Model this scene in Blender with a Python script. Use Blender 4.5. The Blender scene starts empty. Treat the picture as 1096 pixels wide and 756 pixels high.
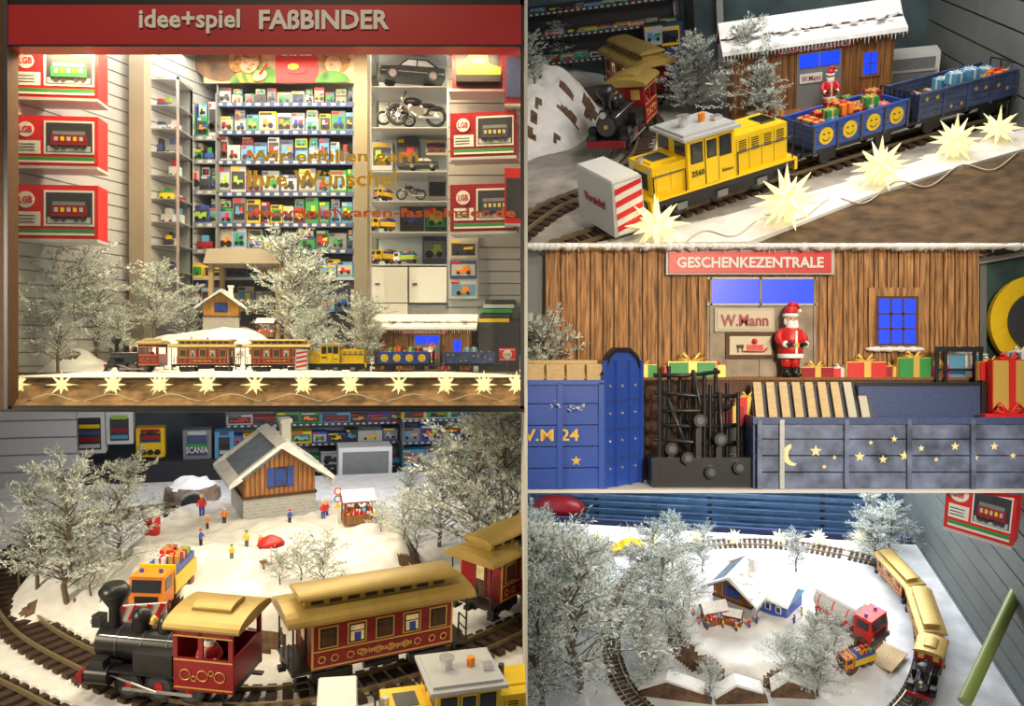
import bpy, bmesh, math, random
from mathutils import Vector, Matrix, Euler, noise
random.seed(7)
S=0.005
F=900.0
sc=bpy.context.scene
sc.view_settings.view_transform='Standard'
# ------------------------------------------------------------------ materials
_m={}
def mat(name,col,rough=.5,metal=0,emit=0,ecol=None,var=0.0,scale=1.0,bump=0.0,kind='noise'):
    if name in _m: return _m[name]
    m=bpy.data.materials.new(name); m.use_nodes=True; nt=m.node_tree; N=nt.nodes; L=nt.links
    p=N['Principled BSDF']; c=(col[0],col[1],col[2],1)
    p.inputs['Base Color'].default_value=c; p.inputs['Roughness'].default_value=rough; p.inputs['Metallic'].default_value=metal
    if emit>0:
        e=ecol or col; p.inputs['Emission Color'].default_value=(e[0],e[1],e[2],1); p.inputs['Emission Strength'].default_value=emit
    if var>0 or bump>0:
        tc=N.new('ShaderNodeTexCoord'); mp=N.new('ShaderNodeMapping'); L.new(tc.outputs['Object'],mp.inputs['Vector'])
        if kind=='woodz': mp.inputs['Scale'].default_value=(scale*3,scale*3,scale*.25)
        elif kind=='woodx': mp.inputs['Scale'].default_value=(scale*.25,scale*3,scale*3)
        else: mp.inputs['Scale'].default_value=(scale,)*3
        n=N.new('ShaderNodeTexNoise'); n.inputs['Scale'].default_value=1.0; n.inputs['Detail'].default_value=5
        L.new(mp.outputs[0],n.inputs['Vector'])
        if var>0:
            r=N.new('ShaderNodeValToRGB'); r.color_ramp.elements[0].position=.3; r.color_ramp.elements[1].position=.7
            r.color_ramp.elements[0].color=tuple(x*(1-var) for x in col)+(1,)
            r.color_ramp.elements[1].color=tuple(min(1,x*(1+var)) for x in col)+(1,)
            L.new(n.outputs['Fac'],r.inputs[0]); L.new(r.outputs[0],p.inputs['Base Color'])
        if bump>0:
            bn=N.new('ShaderNodeBump'); bn.inputs['Strength'].default_value=bump; bn.inputs['Distance'].default_value=.01
            L.new(n.outputs['Fac'],bn.inputs['Height']); L.new(bn.outputs[0],p.inputs['Normal'])
    _m[name]=m; return m
def brickmat(name,c1,c2,cm,scale):
    m=bpy.data.materials.new(name); m.use_nodes=True; nt=m.node_tree; p=nt.nodes['Principled BSDF']
    t=nt.nodes.new('ShaderNodeTexBrick'); tc=nt.nodes.new('ShaderNodeTexCoord'); mp=nt.nodes.new('ShaderNodeMapping')
    mp.inputs['Rotation'].default_value=(math.pi/2,0,0)
    nt.links.new(tc.outputs['Object'],mp.inputs[0]); nt.links.new(mp.outputs[0],t.inputs['Vector'])
    t.inputs['Color1'].default_value=c1+(1,); t.inputs['Color2'].default_value=c2+(1,); t.inputs['Mortar'].default_value=cm+(1,)
    t.inputs['Scale'].default_value=scale; nt.links.new(t.outputs[0],p.inputs['Base Color']); p.inputs['Roughness'].default_value=.8
    return m
def glassmat(name,fac,col=(1,1,1)):
    m=bpy.data.materials.new(name); m.use_nodes=True; nt=m.node_tree; nt.nodes.clear()
    o=nt.nodes.new('ShaderNodeOutputMaterial'); x=nt.nodes.new('ShaderNodeMixShader'); t=nt.nodes.new('ShaderNodeBsdfTransparent'); g=nt.nodes.new('ShaderNodeBsdfGlossy')
    t.inputs[0].default_value=col+(1,); g.inputs['Roughness'].default_value=.05; x.inputs[0].default_value=fac
    nt.links.new(t.outputs[0],x.inputs[1]); nt.links.new(g.outputs[0],x.inputs[2]); nt.links.new(x.outputs[0],o.inputs[0]); return m
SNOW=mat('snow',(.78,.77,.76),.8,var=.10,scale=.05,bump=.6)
SNOWF=mat('snow_fine',(.80,.80,.80),.8,var=.12,scale=.6,bump=.35)
BLACK=mat('black_metal',(.015,.015,.017),.35,var=.3,scale=.5)
IRON=mat('iron_grey',(.09,.09,.1),.4,.4)
DRED=mat('coach_red',(.30,.012,.018),.35,var=.15,scale=.3)
RED=mat('bright_red',(.62,.02,.02),.4)
GOLD=mat('gold_trim',(.75,.5,.12),.35,.35)
ROOF=mat('gold_roof',(.42,.29,.08),.4,.3,var=.12,scale=.2)
LITW=mat('lit_pane',(.5,.35,.18),.3,emit=.3,ecol=(1,.65,.3),var=.6,scale=.6)
DARKW=mat('dark_pane',(.03,.035,.045),.12)
YEL=mat('loco_yellow',(.85,.56,.01),.35,var=.05,scale=.2)
LGREY=mat('light_grey',(.48,.49,.5),.45,var=.06,scale=.2)
MGREY=mat('mid_grey',(.2,.21,.22),.5,var=.1,scale=.1)
SILV=mat('silver',(.7,.7,.72),.25,.7)
WHITE=mat('white_paint',(.75,.75,.73),.5)
BLUE=mat('wagon_blue',(.03,.085,.42),.35,var=.15,scale=.5)
NAVY=mat('navy_grey',(.05,.075,.18),.4,var=.3,scale=.5)
WOODV=mat('shed_wood',(.24,.105,.032),.65,var=.5,scale=.5,bump=.5,kind='woodz')
WOODV3=mat('shed_wood_close',(.33,.16,.055),.6,var=.75,scale=.12,bump=.7,kind='woodz')
WOODD=mat('dark_wood',(.09,.04,.016),.7,var=.4,scale=.4,kind='woodz')
WOODL=mat('pale_wood',(.55,.40,.2),.6,var=.2,scale=.4,kind='woodx')
ORANGEW=mat('orange_planks',(.42,.19,.07),.6,var=.25,scale=.6,kind='woodz')
ORANGEY=mat('ochre_planks',(.75,.38,.07),.6,var=.2,scale=.6,kind='woodz')
BLUEE=mat('blue_glow',(.01,.03,.8),.3,emit=1.0,ecol=(.012,.06,.95))
STAR=mat('star_shade',(.9,.84,.55),.6,emit=.6,ecol=(1,.86,.42))
BROWN=mat('brown_ground',(.24,.13,.05),.85,var=.6,scale=.06,bump=.8)
BROWN3=mat('brown_fabric',(.10,.058,.028),.85,var=.6,scale=.04,bump=.8)
BROWN2=mat('brown_rock',(.14,.08,.045),.85,var=.5,scale=.1,bump=.7)
TIE=mat('sleeper_brown',(.055,.03,.018),.7)
RAIL=mat('rail_brass',(.36,.28,.16),.35,.6)
ORANGE=mat('orange',(.85,.25,.02),.45)
GREEN=mat('green',(.03,.28,.06),.45)
LIME=mat('lime',(.35,.55,.08),.45)
SKIN=mat('skin',(.75,.42,.28),.5)
BEARD=mat('beard_white',(.88,.87,.84),.8,var=.06,scale=2,bump=.3)
CYAN=mat('sky_blue',(.10,.32,.55),.45)
PINK=mat('magenta',(.6,.04,.25),.45)
SLAT=mat('slat_wall',(.40,.40,.41),.5,var=.05,scale=.02)
SLATD=mat('slat_wall_dark',(.15,.17,.17),.5,var=.1,scale=.02)
BEIGE=mat('beige_column',(.30,.26,.20),.5,var=.06,scale=.02)
FROST=mat('frost_white',(.70,.73,.70),.8)
SAGE=mat('frost_sage',(.30,.36,.31),.8)
TRUNK=mat('trunk',(.16,.12,.09),.9)
FRED=mat('fascia_red',(.42,.016,.022),.4,var=.08,scale=.01)
BRICK=brickmat('grey_brick',(.45,.45,.44),(.36,.37,.38),(.55,.55,.55),.35)
GLASS=glassmat('glass',.05,(.97,.99,.98))
SOLAR=mat('solar_roof',(.11,.16,.21),.3,var=.3,scale=.5)
BOARD=mat('divider_white',(.62,.62,.6),.6)
CHAR=mat('charcoal',(.04,.04,.05),.4)
CREAMB=mat('box_cream',(.5,.46,.36),.5)
TOYS=[RED,BLUE,YEL,LGREY,GREEN,CYAN,ORANGE,CHAR,NAVY,DRED,LIME,BLACK]
BOXC=[NAVY,LGREY,CREAMB,NAVY,CHAR,CYAN,GREEN,MGREY,DRED,BLUE,YEL,LGREY]
# ------------------------------------------------------------------ mesh builder
_tc={}
def tmesh(s,off):
    key=(s,off)
    if key in _tc: return _tc[key]
    cu=bpy.data.curves.new('t','FONT'); cu.body=s; cu.extrude=.03; cu.offset=off; cu.resolution_u=2
    ob=bpy.data.objects.new('t',cu); sc.collection.objects.link(ob)
    dg=bpy.context.evaluated_depsgraph_get(); me=bpy.data.meshes.new_from_object(ob.evaluated_get(dg))
    vs=[tuple(v.co) for v in me.vertices]; fs=[tuple(p.vertices) for p in me.polygons]
    bpy.data.objects.remove(ob); bpy.data.meshes.remove(me); bpy.data.curves.remove(cu)
    x0=min(v[0] for v in vs);x1=max(v[0] for v in vs);y0=min(v[1] for v in vs);y1=max(v[1] for v in vs)
    vs=[((v[0]-x0)/(x1-x0)-.5,(v[1]-y0)/(y1-y0)-.5,v[2]) for v in vs]
    _tc[key]=(vs,fs); return _tc[key]
class B:
    def __init__(s): s.v=[];s.f=[];s.m=[];s.s=[];s.mats=[];s.M=Matrix()
    def add(s,vs,fs,m,sm=False):
        if m not in s.mats: s.mats.append(m)
        i=s.mats.index(m); o=len(s.v); M=s.M
        s.v+=[tuple(M@Vector(v)) for v in vs]
        for f in fs: s.f.append(tuple(o+a for a in f)); s.m.append(i); s.s.append(sm)
    def box(s,x0,x1,y0,y1,z0,z1,m):
        s.add([(x0,y0,z0),(x1,y0,z0),(x1,y1,z0),(x0,y1,z0),(x0,y0,z1),(x1,y0,z1),(x1,y1,z1),(x0,y1,z1)],
              [(0,3,2,1),(4,5,6,7),(0,1,5,4),(1,2,6,5),(2,3,7,6),(3,0,4,7)],m)
    def rbox(s,c,d,m,rx=0,ry=0,rz=0):
        old=s.M; s.M=old@Matrix.Translation(c)@Euler((rx,ry,rz)).to_matrix().to_4x4()
        s.box(-d[0]/2,d[0]/2,-d[1]/2,d[1]/2,-d[2]/2,d[2]/2,m); s.M=old
    def cyl(s,a,b,r0,m,r1=None,n=14,sm=True):
        a=Vector(a);b=Vector(b); r1=r0 if r1 is None else r1
        d=(b-a).normalized(); u=d.orthogonal().normalized(); w=d.cross(u); vs=[]
        for k in range(n):
            t=2*math.pi*k/n; e=u*math.cos(t)+w*math.sin(t); vs.append(tuple(a+e*r0))
        for k in range(n):
            t=2*math.pi*k/n; e=u*math.cos(t)+w*math.sin(t); vs.append(tuple(b+e*r1))
        s.add(vs,[(k,(k+1)%n,n+(k+1)%n,n+k) for k in range(n)],m,sm)
        s.add(vs,[tuple(range(n))[::-1],tuple(range(n,2*n))],m)
    def tube(s,pts,rs,m,n=6):
        pts=[Vector(p) for p in pts]; vs=[]; fs=[]
        for i,p in enumerate(pts):
            d=(pts[min(i+1,len(pts)-1)]-pts[max(i-1,0)])
            if d.length<1e-6: d=Vector((0,0,1))
            d.normalize(); ref=Vector((0,0,1)) if abs(d.z)<.9 else Vector((1,0,0)); u=d.cross(ref).normalized(); w=d.cross(u)
            r=rs[i] if isinstance(rs,(list,tuple)) else rs
            for k in range(n):
                t=2*math.pi*k/n; vs.append(tuple(p+(u*math.cos(t)+w*math.sin(t))*r))
            if i:
                for k in range(n): fs.append(((i-1)*n+k,(i-1)*n+(k+1)%n,i*n+(k+1)%n,i*n+k))
        fs.append(tuple(range(n))); o=(len(pts)-1)*n; fs.append(tuple(o+k for k in range(n)))
        s.add(vs,fs,m,True)
    def sph(s,c,r,m,sx=1,sy=1,sz=1,n=12):
        h=n//2+1; vs=[];fs=[]
        for i in range(h+1):
            a=math.pi*i/h
            for k in range(n):
                t=2*math.pi*k/n; vs.append((c[0]+r*sx*math.sin(a)*math.cos(t),c[1]+r*sy*math.sin(a)*math.sin(t),c[2]+r*sz*math.cos(a)))
        for i in range(h):
            for k in range(n): fs.append((i*n+k,(i+1)*n+k,(i+1)*n+(k+1)%n,i*n+(k+1)%n))
        s.add(vs,fs,m,True)
    def lathe(s,prof,m,c=(0,0,0),n=16,sy=1):
        vs=[];fs=[]
        for r,z in prof:
            for k in range(n):
                t=2*math.pi*k/n; vs.append((c[0]+r*math.cos(t),c[1]+r*sy*math.sin(t),c[2]+z))
        for i in range(len(prof)-1):
            for k in range(n): fs.append((i*n+k,i*n+(k+1)%n,(i+1)*n+(k+1)%n,(i+1)*n+k))
        fs.append(tuple(range(n))); o=(len(prof)-1)*n; fs.append(tuple(o+k for k in range(n)))
        s.add(vs,fs,m,True)
    def ext(s,poly,ax,a,b,m):
        n=len(poly)
        def P(p,t): return (t,p[0],p[1]) if ax=='x' else ((p[0],t,p[1]) if ax=='y' else (p[0],p[1],t))
        vs=[P(p,a) for p in poly]+[P(p,b) for p in poly]
        s.add(vs,[(k,(k+1)%n,n+(k+1)%n,n+k) for k in range(n)]+[tuple(range(n)),tuple(range(n,2*n))],m)
    def text(s,t,c,w,h,m,rz=0,off=.01,rx=math.pi/2):
        vs,fs=tmesh(t,off); old=s.M
        s.M=old@Matrix.Translation(c)@Euler((rx,0,rz)).to_matrix().to_4x4()@Matrix.Diagonal((w,h,h,1)); s.add(vs,fs,m); s.M=old
    def mesh(s,name,fix=True):
        me=bpy.data.meshes.new(name); me.from_pydata(s.v,[],s.f)
        for m in s.mats: me.materials.append(m)
        me.polygons.foreach_set('material_index',s.m); me.polygons.foreach_set('use_smooth',s.s)
        if fix:
            bm=bmesh.new(); bm.from_mesh(me); bmesh.ops.recalc_face_normals(bm,faces=bm.faces); bm.to_mesh(me); bm.free()
        me.update(); return me
# ------------------------------------------------------------------ display compartments
def ray(px,py): return Vector(((px-548)/F,1,(378-py)/F))
class Comp:
    def __init__(s,cx,cy,phi,ref,clips):
        c=ray(cx,cy).normalized(); Z=Vector((0,0,1)); u=(Z-c*c.z).normalized(); p=math.radians(phi)
        s.n=u*math.cos(p)-c*math.sin(p); s.f=c*math.cos(p)+u*math.sin(p); s.r=s.f.cross(s.n); s.A=ray(ref[0],ref[1])*ref[2]; s.cp=math.cos(p)
        s.W=Matrix(((s.r.x,s.f.x,s.n.x,s.A.x),(s.r.y,s.f.y,s.n.y,s.A.y),(s.r.z,s.f.z,s.n.z,s.A.z),(0,0,0,1)))
        s.clips=clips; s.hills=[]
    def G(s,px,py,h=0):
        d=ray(px,py); t=(s.A+s.n*h).dot(s.n)/d.dot(s.n); w=d*t-s.A; return Vector((w.dot(s.r),w.dot(s.f),h))
    def height(s,x,y): return max([0]+[f(x,y) for f in s.hills])
    def T(s,px,py):
        """point where the line of sight meets the snow surface"""
        h=120.0
        while h>0:
            l=s.G(px,py,h)
            if s.height(l.x,l.y)>=h: break
            h-=1.0
        l=s.G(px,py,max(h,0)); return l
    def V(s,px,py,y):
        d=ray(px,py); t=(s.A.dot(s.f)+y)/d.dot(s.f); w=d*t-s.A; return Vector((w.dot(s.r),y,w.dot(s.n)))
    def R(s,a,b,c,d,y):
        p=s.V(a,d,y);q=s.V(b,c,y); return p.x,q.x,p.z,q.z
    def upp(s,l): return (s.W@Vector(l)).y/F
def put(name,me,P,loc=(0,0,0),rz=0,k=1.0,bevel=0,tilt=0):
    if isinstance(me,B): me=me.mesh(name)
    ob=bpy.data.objects.new(name,me); sc.collection.objects.link(ob)
    M=Matrix.Scale(S,4)@P.W@Matrix.Translation(loc)@Euler((tilt,0,rz)).to_matrix().to_4x4()@Matrix.Scale(k,4)
    ob.matrix_world=M
    bb=[M@v.co for v in me.vertices] if len(me.vertices)<200 else [M@Vector(c) for c in ob.bound_box]
    cl=[(co,no) for co,no in P.clips if any((p-co*S).dot(no)>0 for p in bb)]
    if cl:
        ob.data=me.copy(); bm=bmesh.new(); bm.from_mesh(ob.data); Mi=M.inverted()
        for co,no in cl:
            c2=Mi@(co*S); n2=(M.to_3x3().transposed()@no).normalized()
            bmesh.ops.bisect_plane(bm,geom=bm.verts[:]+bm.edges[:]+bm.faces[:],plane_co=c2,plane_no=n2,clear_outer=True)
        bm.to_mesh(ob.data); bm.free()
    if bevel:
        md=ob.modifiers.new('bevel','BEVEL'); md.width=bevel; md.segments=2; md.limit_method='ANGLE'; md.angle_limit=math.radians(50)
    return ob
def along(name,me,P,a,b,k,z=0,bevel=0):
    mid=(a+b)/2; mid.z=z; return put(name,me,P,mid,math.atan2(b.y-a.y,b.x-a.x),k,bevel)
def std(name,me,P,px,py,hpx,uh=1.0,rz=None):
    l=P.T(px,py); k=hpx*P.upp(l)/uh/P.cp; l.z-=k*uh*.02
    return put(name,me,P,l,random.uniform(0,6) if rz is None else rz,k)
X=Vector((1,0,0));Y=Vector((0,1,0));Z=Vector((0,0,1))
P1=Comp(548,378,0,(548,402,960),[(X*13,X),(Z*-60,-Z)])
P2=Comp(830,131,17,(1104,263,1003),[(X*17,-X),(Y*1001,-Y)])
P3=Comp(548,378,0,(548,378+146*.9,1000),[(X*17,-X),(Z*-146,-Z),(Z*128,Z)])
P4=Comp(281,598,21,(281,756,900),[(X*13,X),(Z*-64,Z)])
P5=Comp(830,641,37,(830,756,1000),[(X*17,-X),(Z*-151,Z)])
W0=Comp(548,378,0,(548,378,0.0001),[])
# ------------------------------------------------------------------ generators (cm of the model railway)
def arch(w,z0,h,n=10):
    return [(-w,z0)]+[(-w*math.cos(math.pi*i/n),z0+.35+h*math.sin(math.pi*i/n)) for i in range(n+1)]+[(w,z0)]
def wheel(b,x,y,z,r,th,m=BLACK):
    b.cyl((x,y-th/2,z),(x,y+th/2,z),r,m,n=18); s=1 if y>0 else -1
    b.cyl((x,y+s*th/2,z),(x,y+s*(th/2+.08),z),r*.8,IRON,n=18); b.cyl((x,y+s*th/2,z),(x,y+s*(th/2+.2),z),r*.3,RED,n=10)
def ring(b,c,r,t,m,n=14):
    pts=[(c[0]+r*math.cos(2*math.pi*i/n),c[1],c[2]+r*math.sin(2*math.pi*i/n)) for i in range(n+1)]; b.tube(pts,t,m,4)
def santa_into(b,c,k):
    old=b.M; b.M=old@Matrix.Translation(c)@Matrix.Scale(k,4)
    for s in (-1,1):
        b.lathe([(.62,0),(.75,.2),(.6,.7),(.55,1.5)],BLACK,(s*.7,-.1,0)); b.sph((s*.7,-.55,.35),.6,BLACK,1,1.3,.6)
        b.lathe([(.55,1.2),(.75,2.2),(.85,3.6)],RED,(s*.65,0,0))
    b.lathe([(1.75,2.7),(1.85,2.85),(1.8,3.3),(1.7,3.35)],BEARD)
    b.lathe([(1.7,3.2),(1.75,4.2),(1.7,4.4)],RED); b.lathe([(1.74,4.3),(1.78,4.5),(1.74,4.8)],BLACK)
    b.lathe([(1.7,4.75),(1.72,5.4),(1.6,6.3),(1.25,7.0),(.6,7.35)],RED)
    b.box(-.35,.35,-1.95,-1.7,4.25,4.85,GOLD); b.box(-.16,.16,-1.85,-1.6,3.3,6.6,BEARD)
    for s in (-1,1):
        b.tube([(s*1.25,0,6.6),(s*2.0,-.2,5.6),(s*1.9,-.9,4.8),(s*1.5,-1.5,4.7)],[.55,.55,.48,.42],RED,8)
        b.sph((s*1.5,-1.5,4.7),.5,BEARD); b.sph((s*1.25,-1.85,4.7),.36,BLACK,1.2,1,.8)
        for j in range(4): b.tube([(s*1.2,-2.0,4.95-.16*j),(s*.85,-2.15,4.9-.16*j)],[.11,.08],BLACK,5)
        b.tube([(s*1.25,-1.9,4.95),(s*1.05,-2.0,5.25)],[.12,.08],BLACK,5)
    b.sph((0,-.05,8.1),.95,SKIN,.95,.95,1.05,14)
    b.sph((0,-.95,8.05),.2,SKIN); b.sph((-.3,-.86,8.35),.1,BLACK); b.sph((.3,-.86,8.35),.1,BLACK)
    b.sph((0,-.55,7.3),.95,BEARD,1,.75,1.1); b.sph((0,-.8,7.75),.5,BEARD,1.2,.6,.35); b.cyl((0,-1.0,7.55),(0,-1.22,7.55),.13,RED,n=8)
    for s in(-1,1): b.sph((s*.85,-.1,7.9),.35,BEARD,.6,1,1.4); b.tube([(s*.15,-.95,8.58),(s*.45,-.85,8.62)],.09,BEARD,5)
    b.lathe([(1.02,8.6),(1.12,8.75),(1.1,9.0),(.95,9.1)],BEARD); b.lathe([(.98,9.0),(.85,9.6),(.5,10.2)],RED)
    b.tube([(0,0,10.0),(.4,0,10.5),(1.0,0,10.3),(1.3,-.1,9.7)],[.6,.42,.3,.18],RED,8); b.sph((1.35,-.1,9.5),.3,BEARD)
    b.M=old
def gift(b,c,w,d,h,m,rm,rz=0):
    old=b.M; b.M=old@Matrix.Translation(c)@Matrix.Rotation(rz,4,'Z')
    b.box(-w/2,w/2,-d/2,d/2,0,h,m); t=w*.09; e=w*.02
    b.box(-t,t,-d/2-e,d/2+e,0,h+e,rm); b.box(-w/2-e,w/2+e,-t,t,0,h+e*1.2,rm)
    for s in(-1,1):
        b.tube([(0,0,h),(s*w*.18,0,h+w*.2),(s*w*.3,0,h+w*.08),(0,0,h+e)],w*.045,rm,5)
    b.M=old
GIFT=[(RED,GOLD),(GOLD,RED),(GREEN,GOLD),(WHITE,RED),(RED,WHITE),(PINK,GOLD),(ORANGE,RED),(CYAN,WHITE),(DRED,GOLD)]
def gifts(b,x0,x1,y0,y1,z,s,rng,layers=2):
    for L in range(layers):
        x=x0+s*.5
        while x<x1-s*.3:
            y=y0+s*.5
            while y<y1-s*.3:
                if rng.random()<.9-.35*L:
                    g=rng.choice(GIFT); gift(b,(x,y,z+L*s*.62),s*rng.uniform(.75,1),s*rng.uniform(.75,.95),s*rng.uniform(.5,.8),g[0],g[1],rng.uniform(-.3,.3))
                y+=s*1.02
            x+=s*1.05
def coach_mesh():
    b=B()
    b.box(-15,15,-3.8,3.8,3.2,4,BLACK); b.box(-12,12,-5,5,4,12,DRED)
    for x0,x1 in((-15.2,-12),(12,15.2)): b.box(x0,x1,-5,5,3.6,4.1,BLACK)
    for sx in(-1,1):
        for y in(-4.7,-1.6,1.6,4.7): b.cyl((sx*14.9,y,4),(sx*14.9,y,7.6 if abs(y)<4 else 12.4),.16,BLACK,n=6)
        for z in(5.8,7.6):
            b.cyl((sx*14.9,-4.7,z),(sx*14.9,-1.6,z),.13,BLACK,n=6); b.cyl((sx*14.9,1.6,z),(sx*14.9,4.7,z),.13,BLACK,n=6)
        b.box(min(sx*12,sx*12.2),max(sx*12,sx*12.2),-1.4,1.4,4.2,11.3,WOODD); b.box(min(sx*12.1,sx*12.3),max(sx*12.1,sx*12.3),-.9,.9,7.5,10.6,LITW)
        b.box(sx*15.6-.6,sx*15.6+.6,-.6,.6,2.6,3.4,BLACK)
        for y in(-4.6,4.6):
            for z in(1.4,2.6): b.box(sx*13.6-1.1,sx*13.6+1.1,y-.8,y+.8,z,z+.25,BLACK)
            b.box(sx*13.6-1.1,sx*13.6-.9,y-.7,y+.7,1.4,4,BLACK)
    for sy in(-1,1):
        def sb(x0,x1,z0,z1,o,m): b.box(x0,x1,min(sy*4.9,sy*(5+o)),max(sy*4.9,sy*(5+o)),z0,z1,m)
        for z in(4.3,7.0,11.5): sb(-12.05,12.05,z,z+.22,.1,GOLD)
        for x in(-11.95,11.95): sb(x-.15,x+.15,4.2,11.7,.1,GOLD)
        for i in range(5):
            x=-9.4+4.7*i
            sb(x-1.6,x+1.6,7.5,11.1,.12,GOLD); sb(x-1.35,x+1.35,7.75,10.85,.18,BLACK); sb(x-1.1,x+1.1,8.0,10.6,.24,LITW if i%2 else WOODD)
            sb(x-1.1,x+1.1,9.6,9.75,.3,WOODD)
            if i in(1,3): sb(x-.5,x+.6,8.0,9.4,.3,BLUE)
            for dx in(-1.05,1.05):ring(b,(x+dx,sy*5.12,5.7),.55,.09,GOLD,10)
        b.text('Christmas Express',(0,sy*5.15,5.75),9.5,1.2,GOLD,0 if sy<0 else math.pi,.02)
        for sx in(-1,1):
            for dx in(-2,2): wheel(b,sx*8.3+dx,sy*2.5,1.55,1.5,.6)
            b.box(sx*8.3-3.4,sx*8.3+3.4,min(sy*3.1,sy*3.6),max(sy*3.1,sy*3.6),1.3,2.8,BLACK)
        b.cyl((-3,sy*3.2,2.5),(3,sy*3.2,2.5),.7,BLACK)
    b.ext(arch(6,12,1.5),'x',-16,16,ROOF)
    for x in range(-14,15,4): b.ext([(p[0]*1.005,p[1]+.06) for p in arch(6,12,1.5)],'x',x-.1,x+.1,ROOF)
    b.box(-12.6,12.6,-2.7,2.7,12.8,15.0,ROOF)
    for sy in(-1,1):
        for i in range(8): b.box(-11.6+3*i,-9.6+3*i,min(sy*2.6,sy*2.8),max(sy*2.6,sy*2.8),14.0,14.8,BLACK)
    b.ext(arch(3.5,15,.7),'x',-13.6,13.6,ROOF)
    return b.mesh('coach')
def loco_mesh():
    b=B()
    b.box(-11.4,11.6,-2.7,2.7,2.6,3.9,BLACK); b.cyl((-10.6,0,7),(3,0,7),2.6,BLACK,n=24)
    for x in(-7.6,-3.6,.4): b.cyl((x,0,7),(x+.2,0,7),2.68,IRON,n=24)
    b.cyl((-11,0,7),(-10.5,0,7),2.2,IRON,n=24); b.cyl((-11.2,0,7),(-10.9,0,7),.5,GOLD)
    b.lathe([(1.0,9),(.9,12.3),(2.2,14.4),(2.3,15),(1.5,16),(1.3,16.05)],BLACK,(-8.8,0,0),20)
    b.lathe([(1.5,9),(1.35,11.2),(1.5,11.4),(1.1,12.3),(.3,12.7)],BLACK,(-4.6,0,0)); b.lathe([(1.3,9),(1.2,10.8),(.9,11.7),(.2,12)],BLACK,(-.8,0,0))
    b.lathe([(.7,10.4),(.5,11.2),(.1,11.6)],GOLD,(-2.7,0,0)); b.cyl((-2.7,0,9.4),(-2.7,0,10.5),.15,GOLD,n=6)
    b.box(-12.1,-10.6,-.9,.9,9.2,11,BLACK); b.cyl((-12.4,0,10.1),(-12,0,10.1),.8,SILV)
    b.box(-12.4,-11.4,-4.6,4.6,2.4,3.8,DRED)
    for i in range(7):
        y=-3.6+1.2*i; b.cyl((-12.2,y,2.5),(-14.0+.22*abs(i-3),y*.75,.6),.2,BLACK,n=6)
    b.cyl((-13.9,-2.5,.7),(-13.9,2.5,.7),.2,BLACK,n=6)
    for sy in(-1,1):
        b.cyl((-10.6,sy*4,3.8),(-7.2,sy*4,3.8),1.45,BLACK); b.cyl((-10.8,sy*4,3.8),(-10.6,sy*4,3.8),1.0,IRON); b.box(-10,-7.8,sy*4-1,sy*4+1,5,6.3,BLACK)
        for x in(-5,-.2,4.6): wheel(b,x,sy*2.9,2.3,2.25,.7)
        b.box(-5.6,5.2,sy*3.75-.12,sy*3.75+.12,1.5,1.95,SILV); b.cyl((-7.2,sy*4,3.8),(-.2,sy*4,1.8),.2,SILV,n=6)
        b.box(-7.5,3,min(sy*2.4,sy*4.8),max(sy*2.4,sy*4.8),4.6,4.9,BLACK)
        b.box(-3.4,2.6,min(sy*2.5,sy*4.7),max(sy*2.5,sy*4.7),4.9,8,BLACK)
        b.tube([(-10,sy*2.2,8.9),(3,sy*2.2,8.9)],.13,SILV,5)
        b.box(3,12,min(sy*4.6,sy*5),max(sy*4.6,sy*5),3.2,8.2,DRED)
        for x in(3.2,7.0,11.5): b.box(x-.25,x+.45,min(sy*4.6,sy*5),max(sy*4.6,sy*5),8.2,12.6,DRED)
        b.box(3,12,min(sy*4.6,sy*5),max(sy*4.6,sy*5),11.6,12.8,DRED)
        for z in(3.6,7.8,11.4): b.box(3.1,11.9,min(sy*4.9,sy*5.1),max(sy*4.9,sy*5.1),z,z+.2,GOLD)
        for x in(4.8,7.4,10): ring(b,(x,sy*5.1,5.7),.8,.1,GOLD,12)
        ring(b,(6.1,sy*5.1,5.2),.4,.08,GOLD,8);ring(b,(8.7,sy*5.1,6.2),.4,.08,GOLD,8)
        b.box(10.2,12.2,min(sy*4.4,sy*5.4),max(sy*4.4,sy*5.4),1.2,1.5,BLACK); b.box(10.4,10.6,sy*4.9-.2,sy*4.9+.2,1.2,3.6,BLACK)
    b.box(3,12,-4.6,4.6,3.4,4.2,BLACK); b.box(3,3.4,-4.9,4.9,4,12.6,DRED); b.box(2.9,3.05,-3.8,-1.6,9.2,11.6,GOLD); b.box(2.9,3.05,1.6,3.8,9.2,11.6,GOLD); b.box(11.6,12,-4.9,4.9,4,8.4,DRED)
    b.ext(arch(5.8,12.6,1.4),'x',1.8,13.2,ROOF); b.ext(arch(2.4,14.2,.6),'x',4.5,10.5,ROOF)
    santa_into(b,(7.4,-2.6,3.6),.82)
    return b.mesh('steam_loco')
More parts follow.
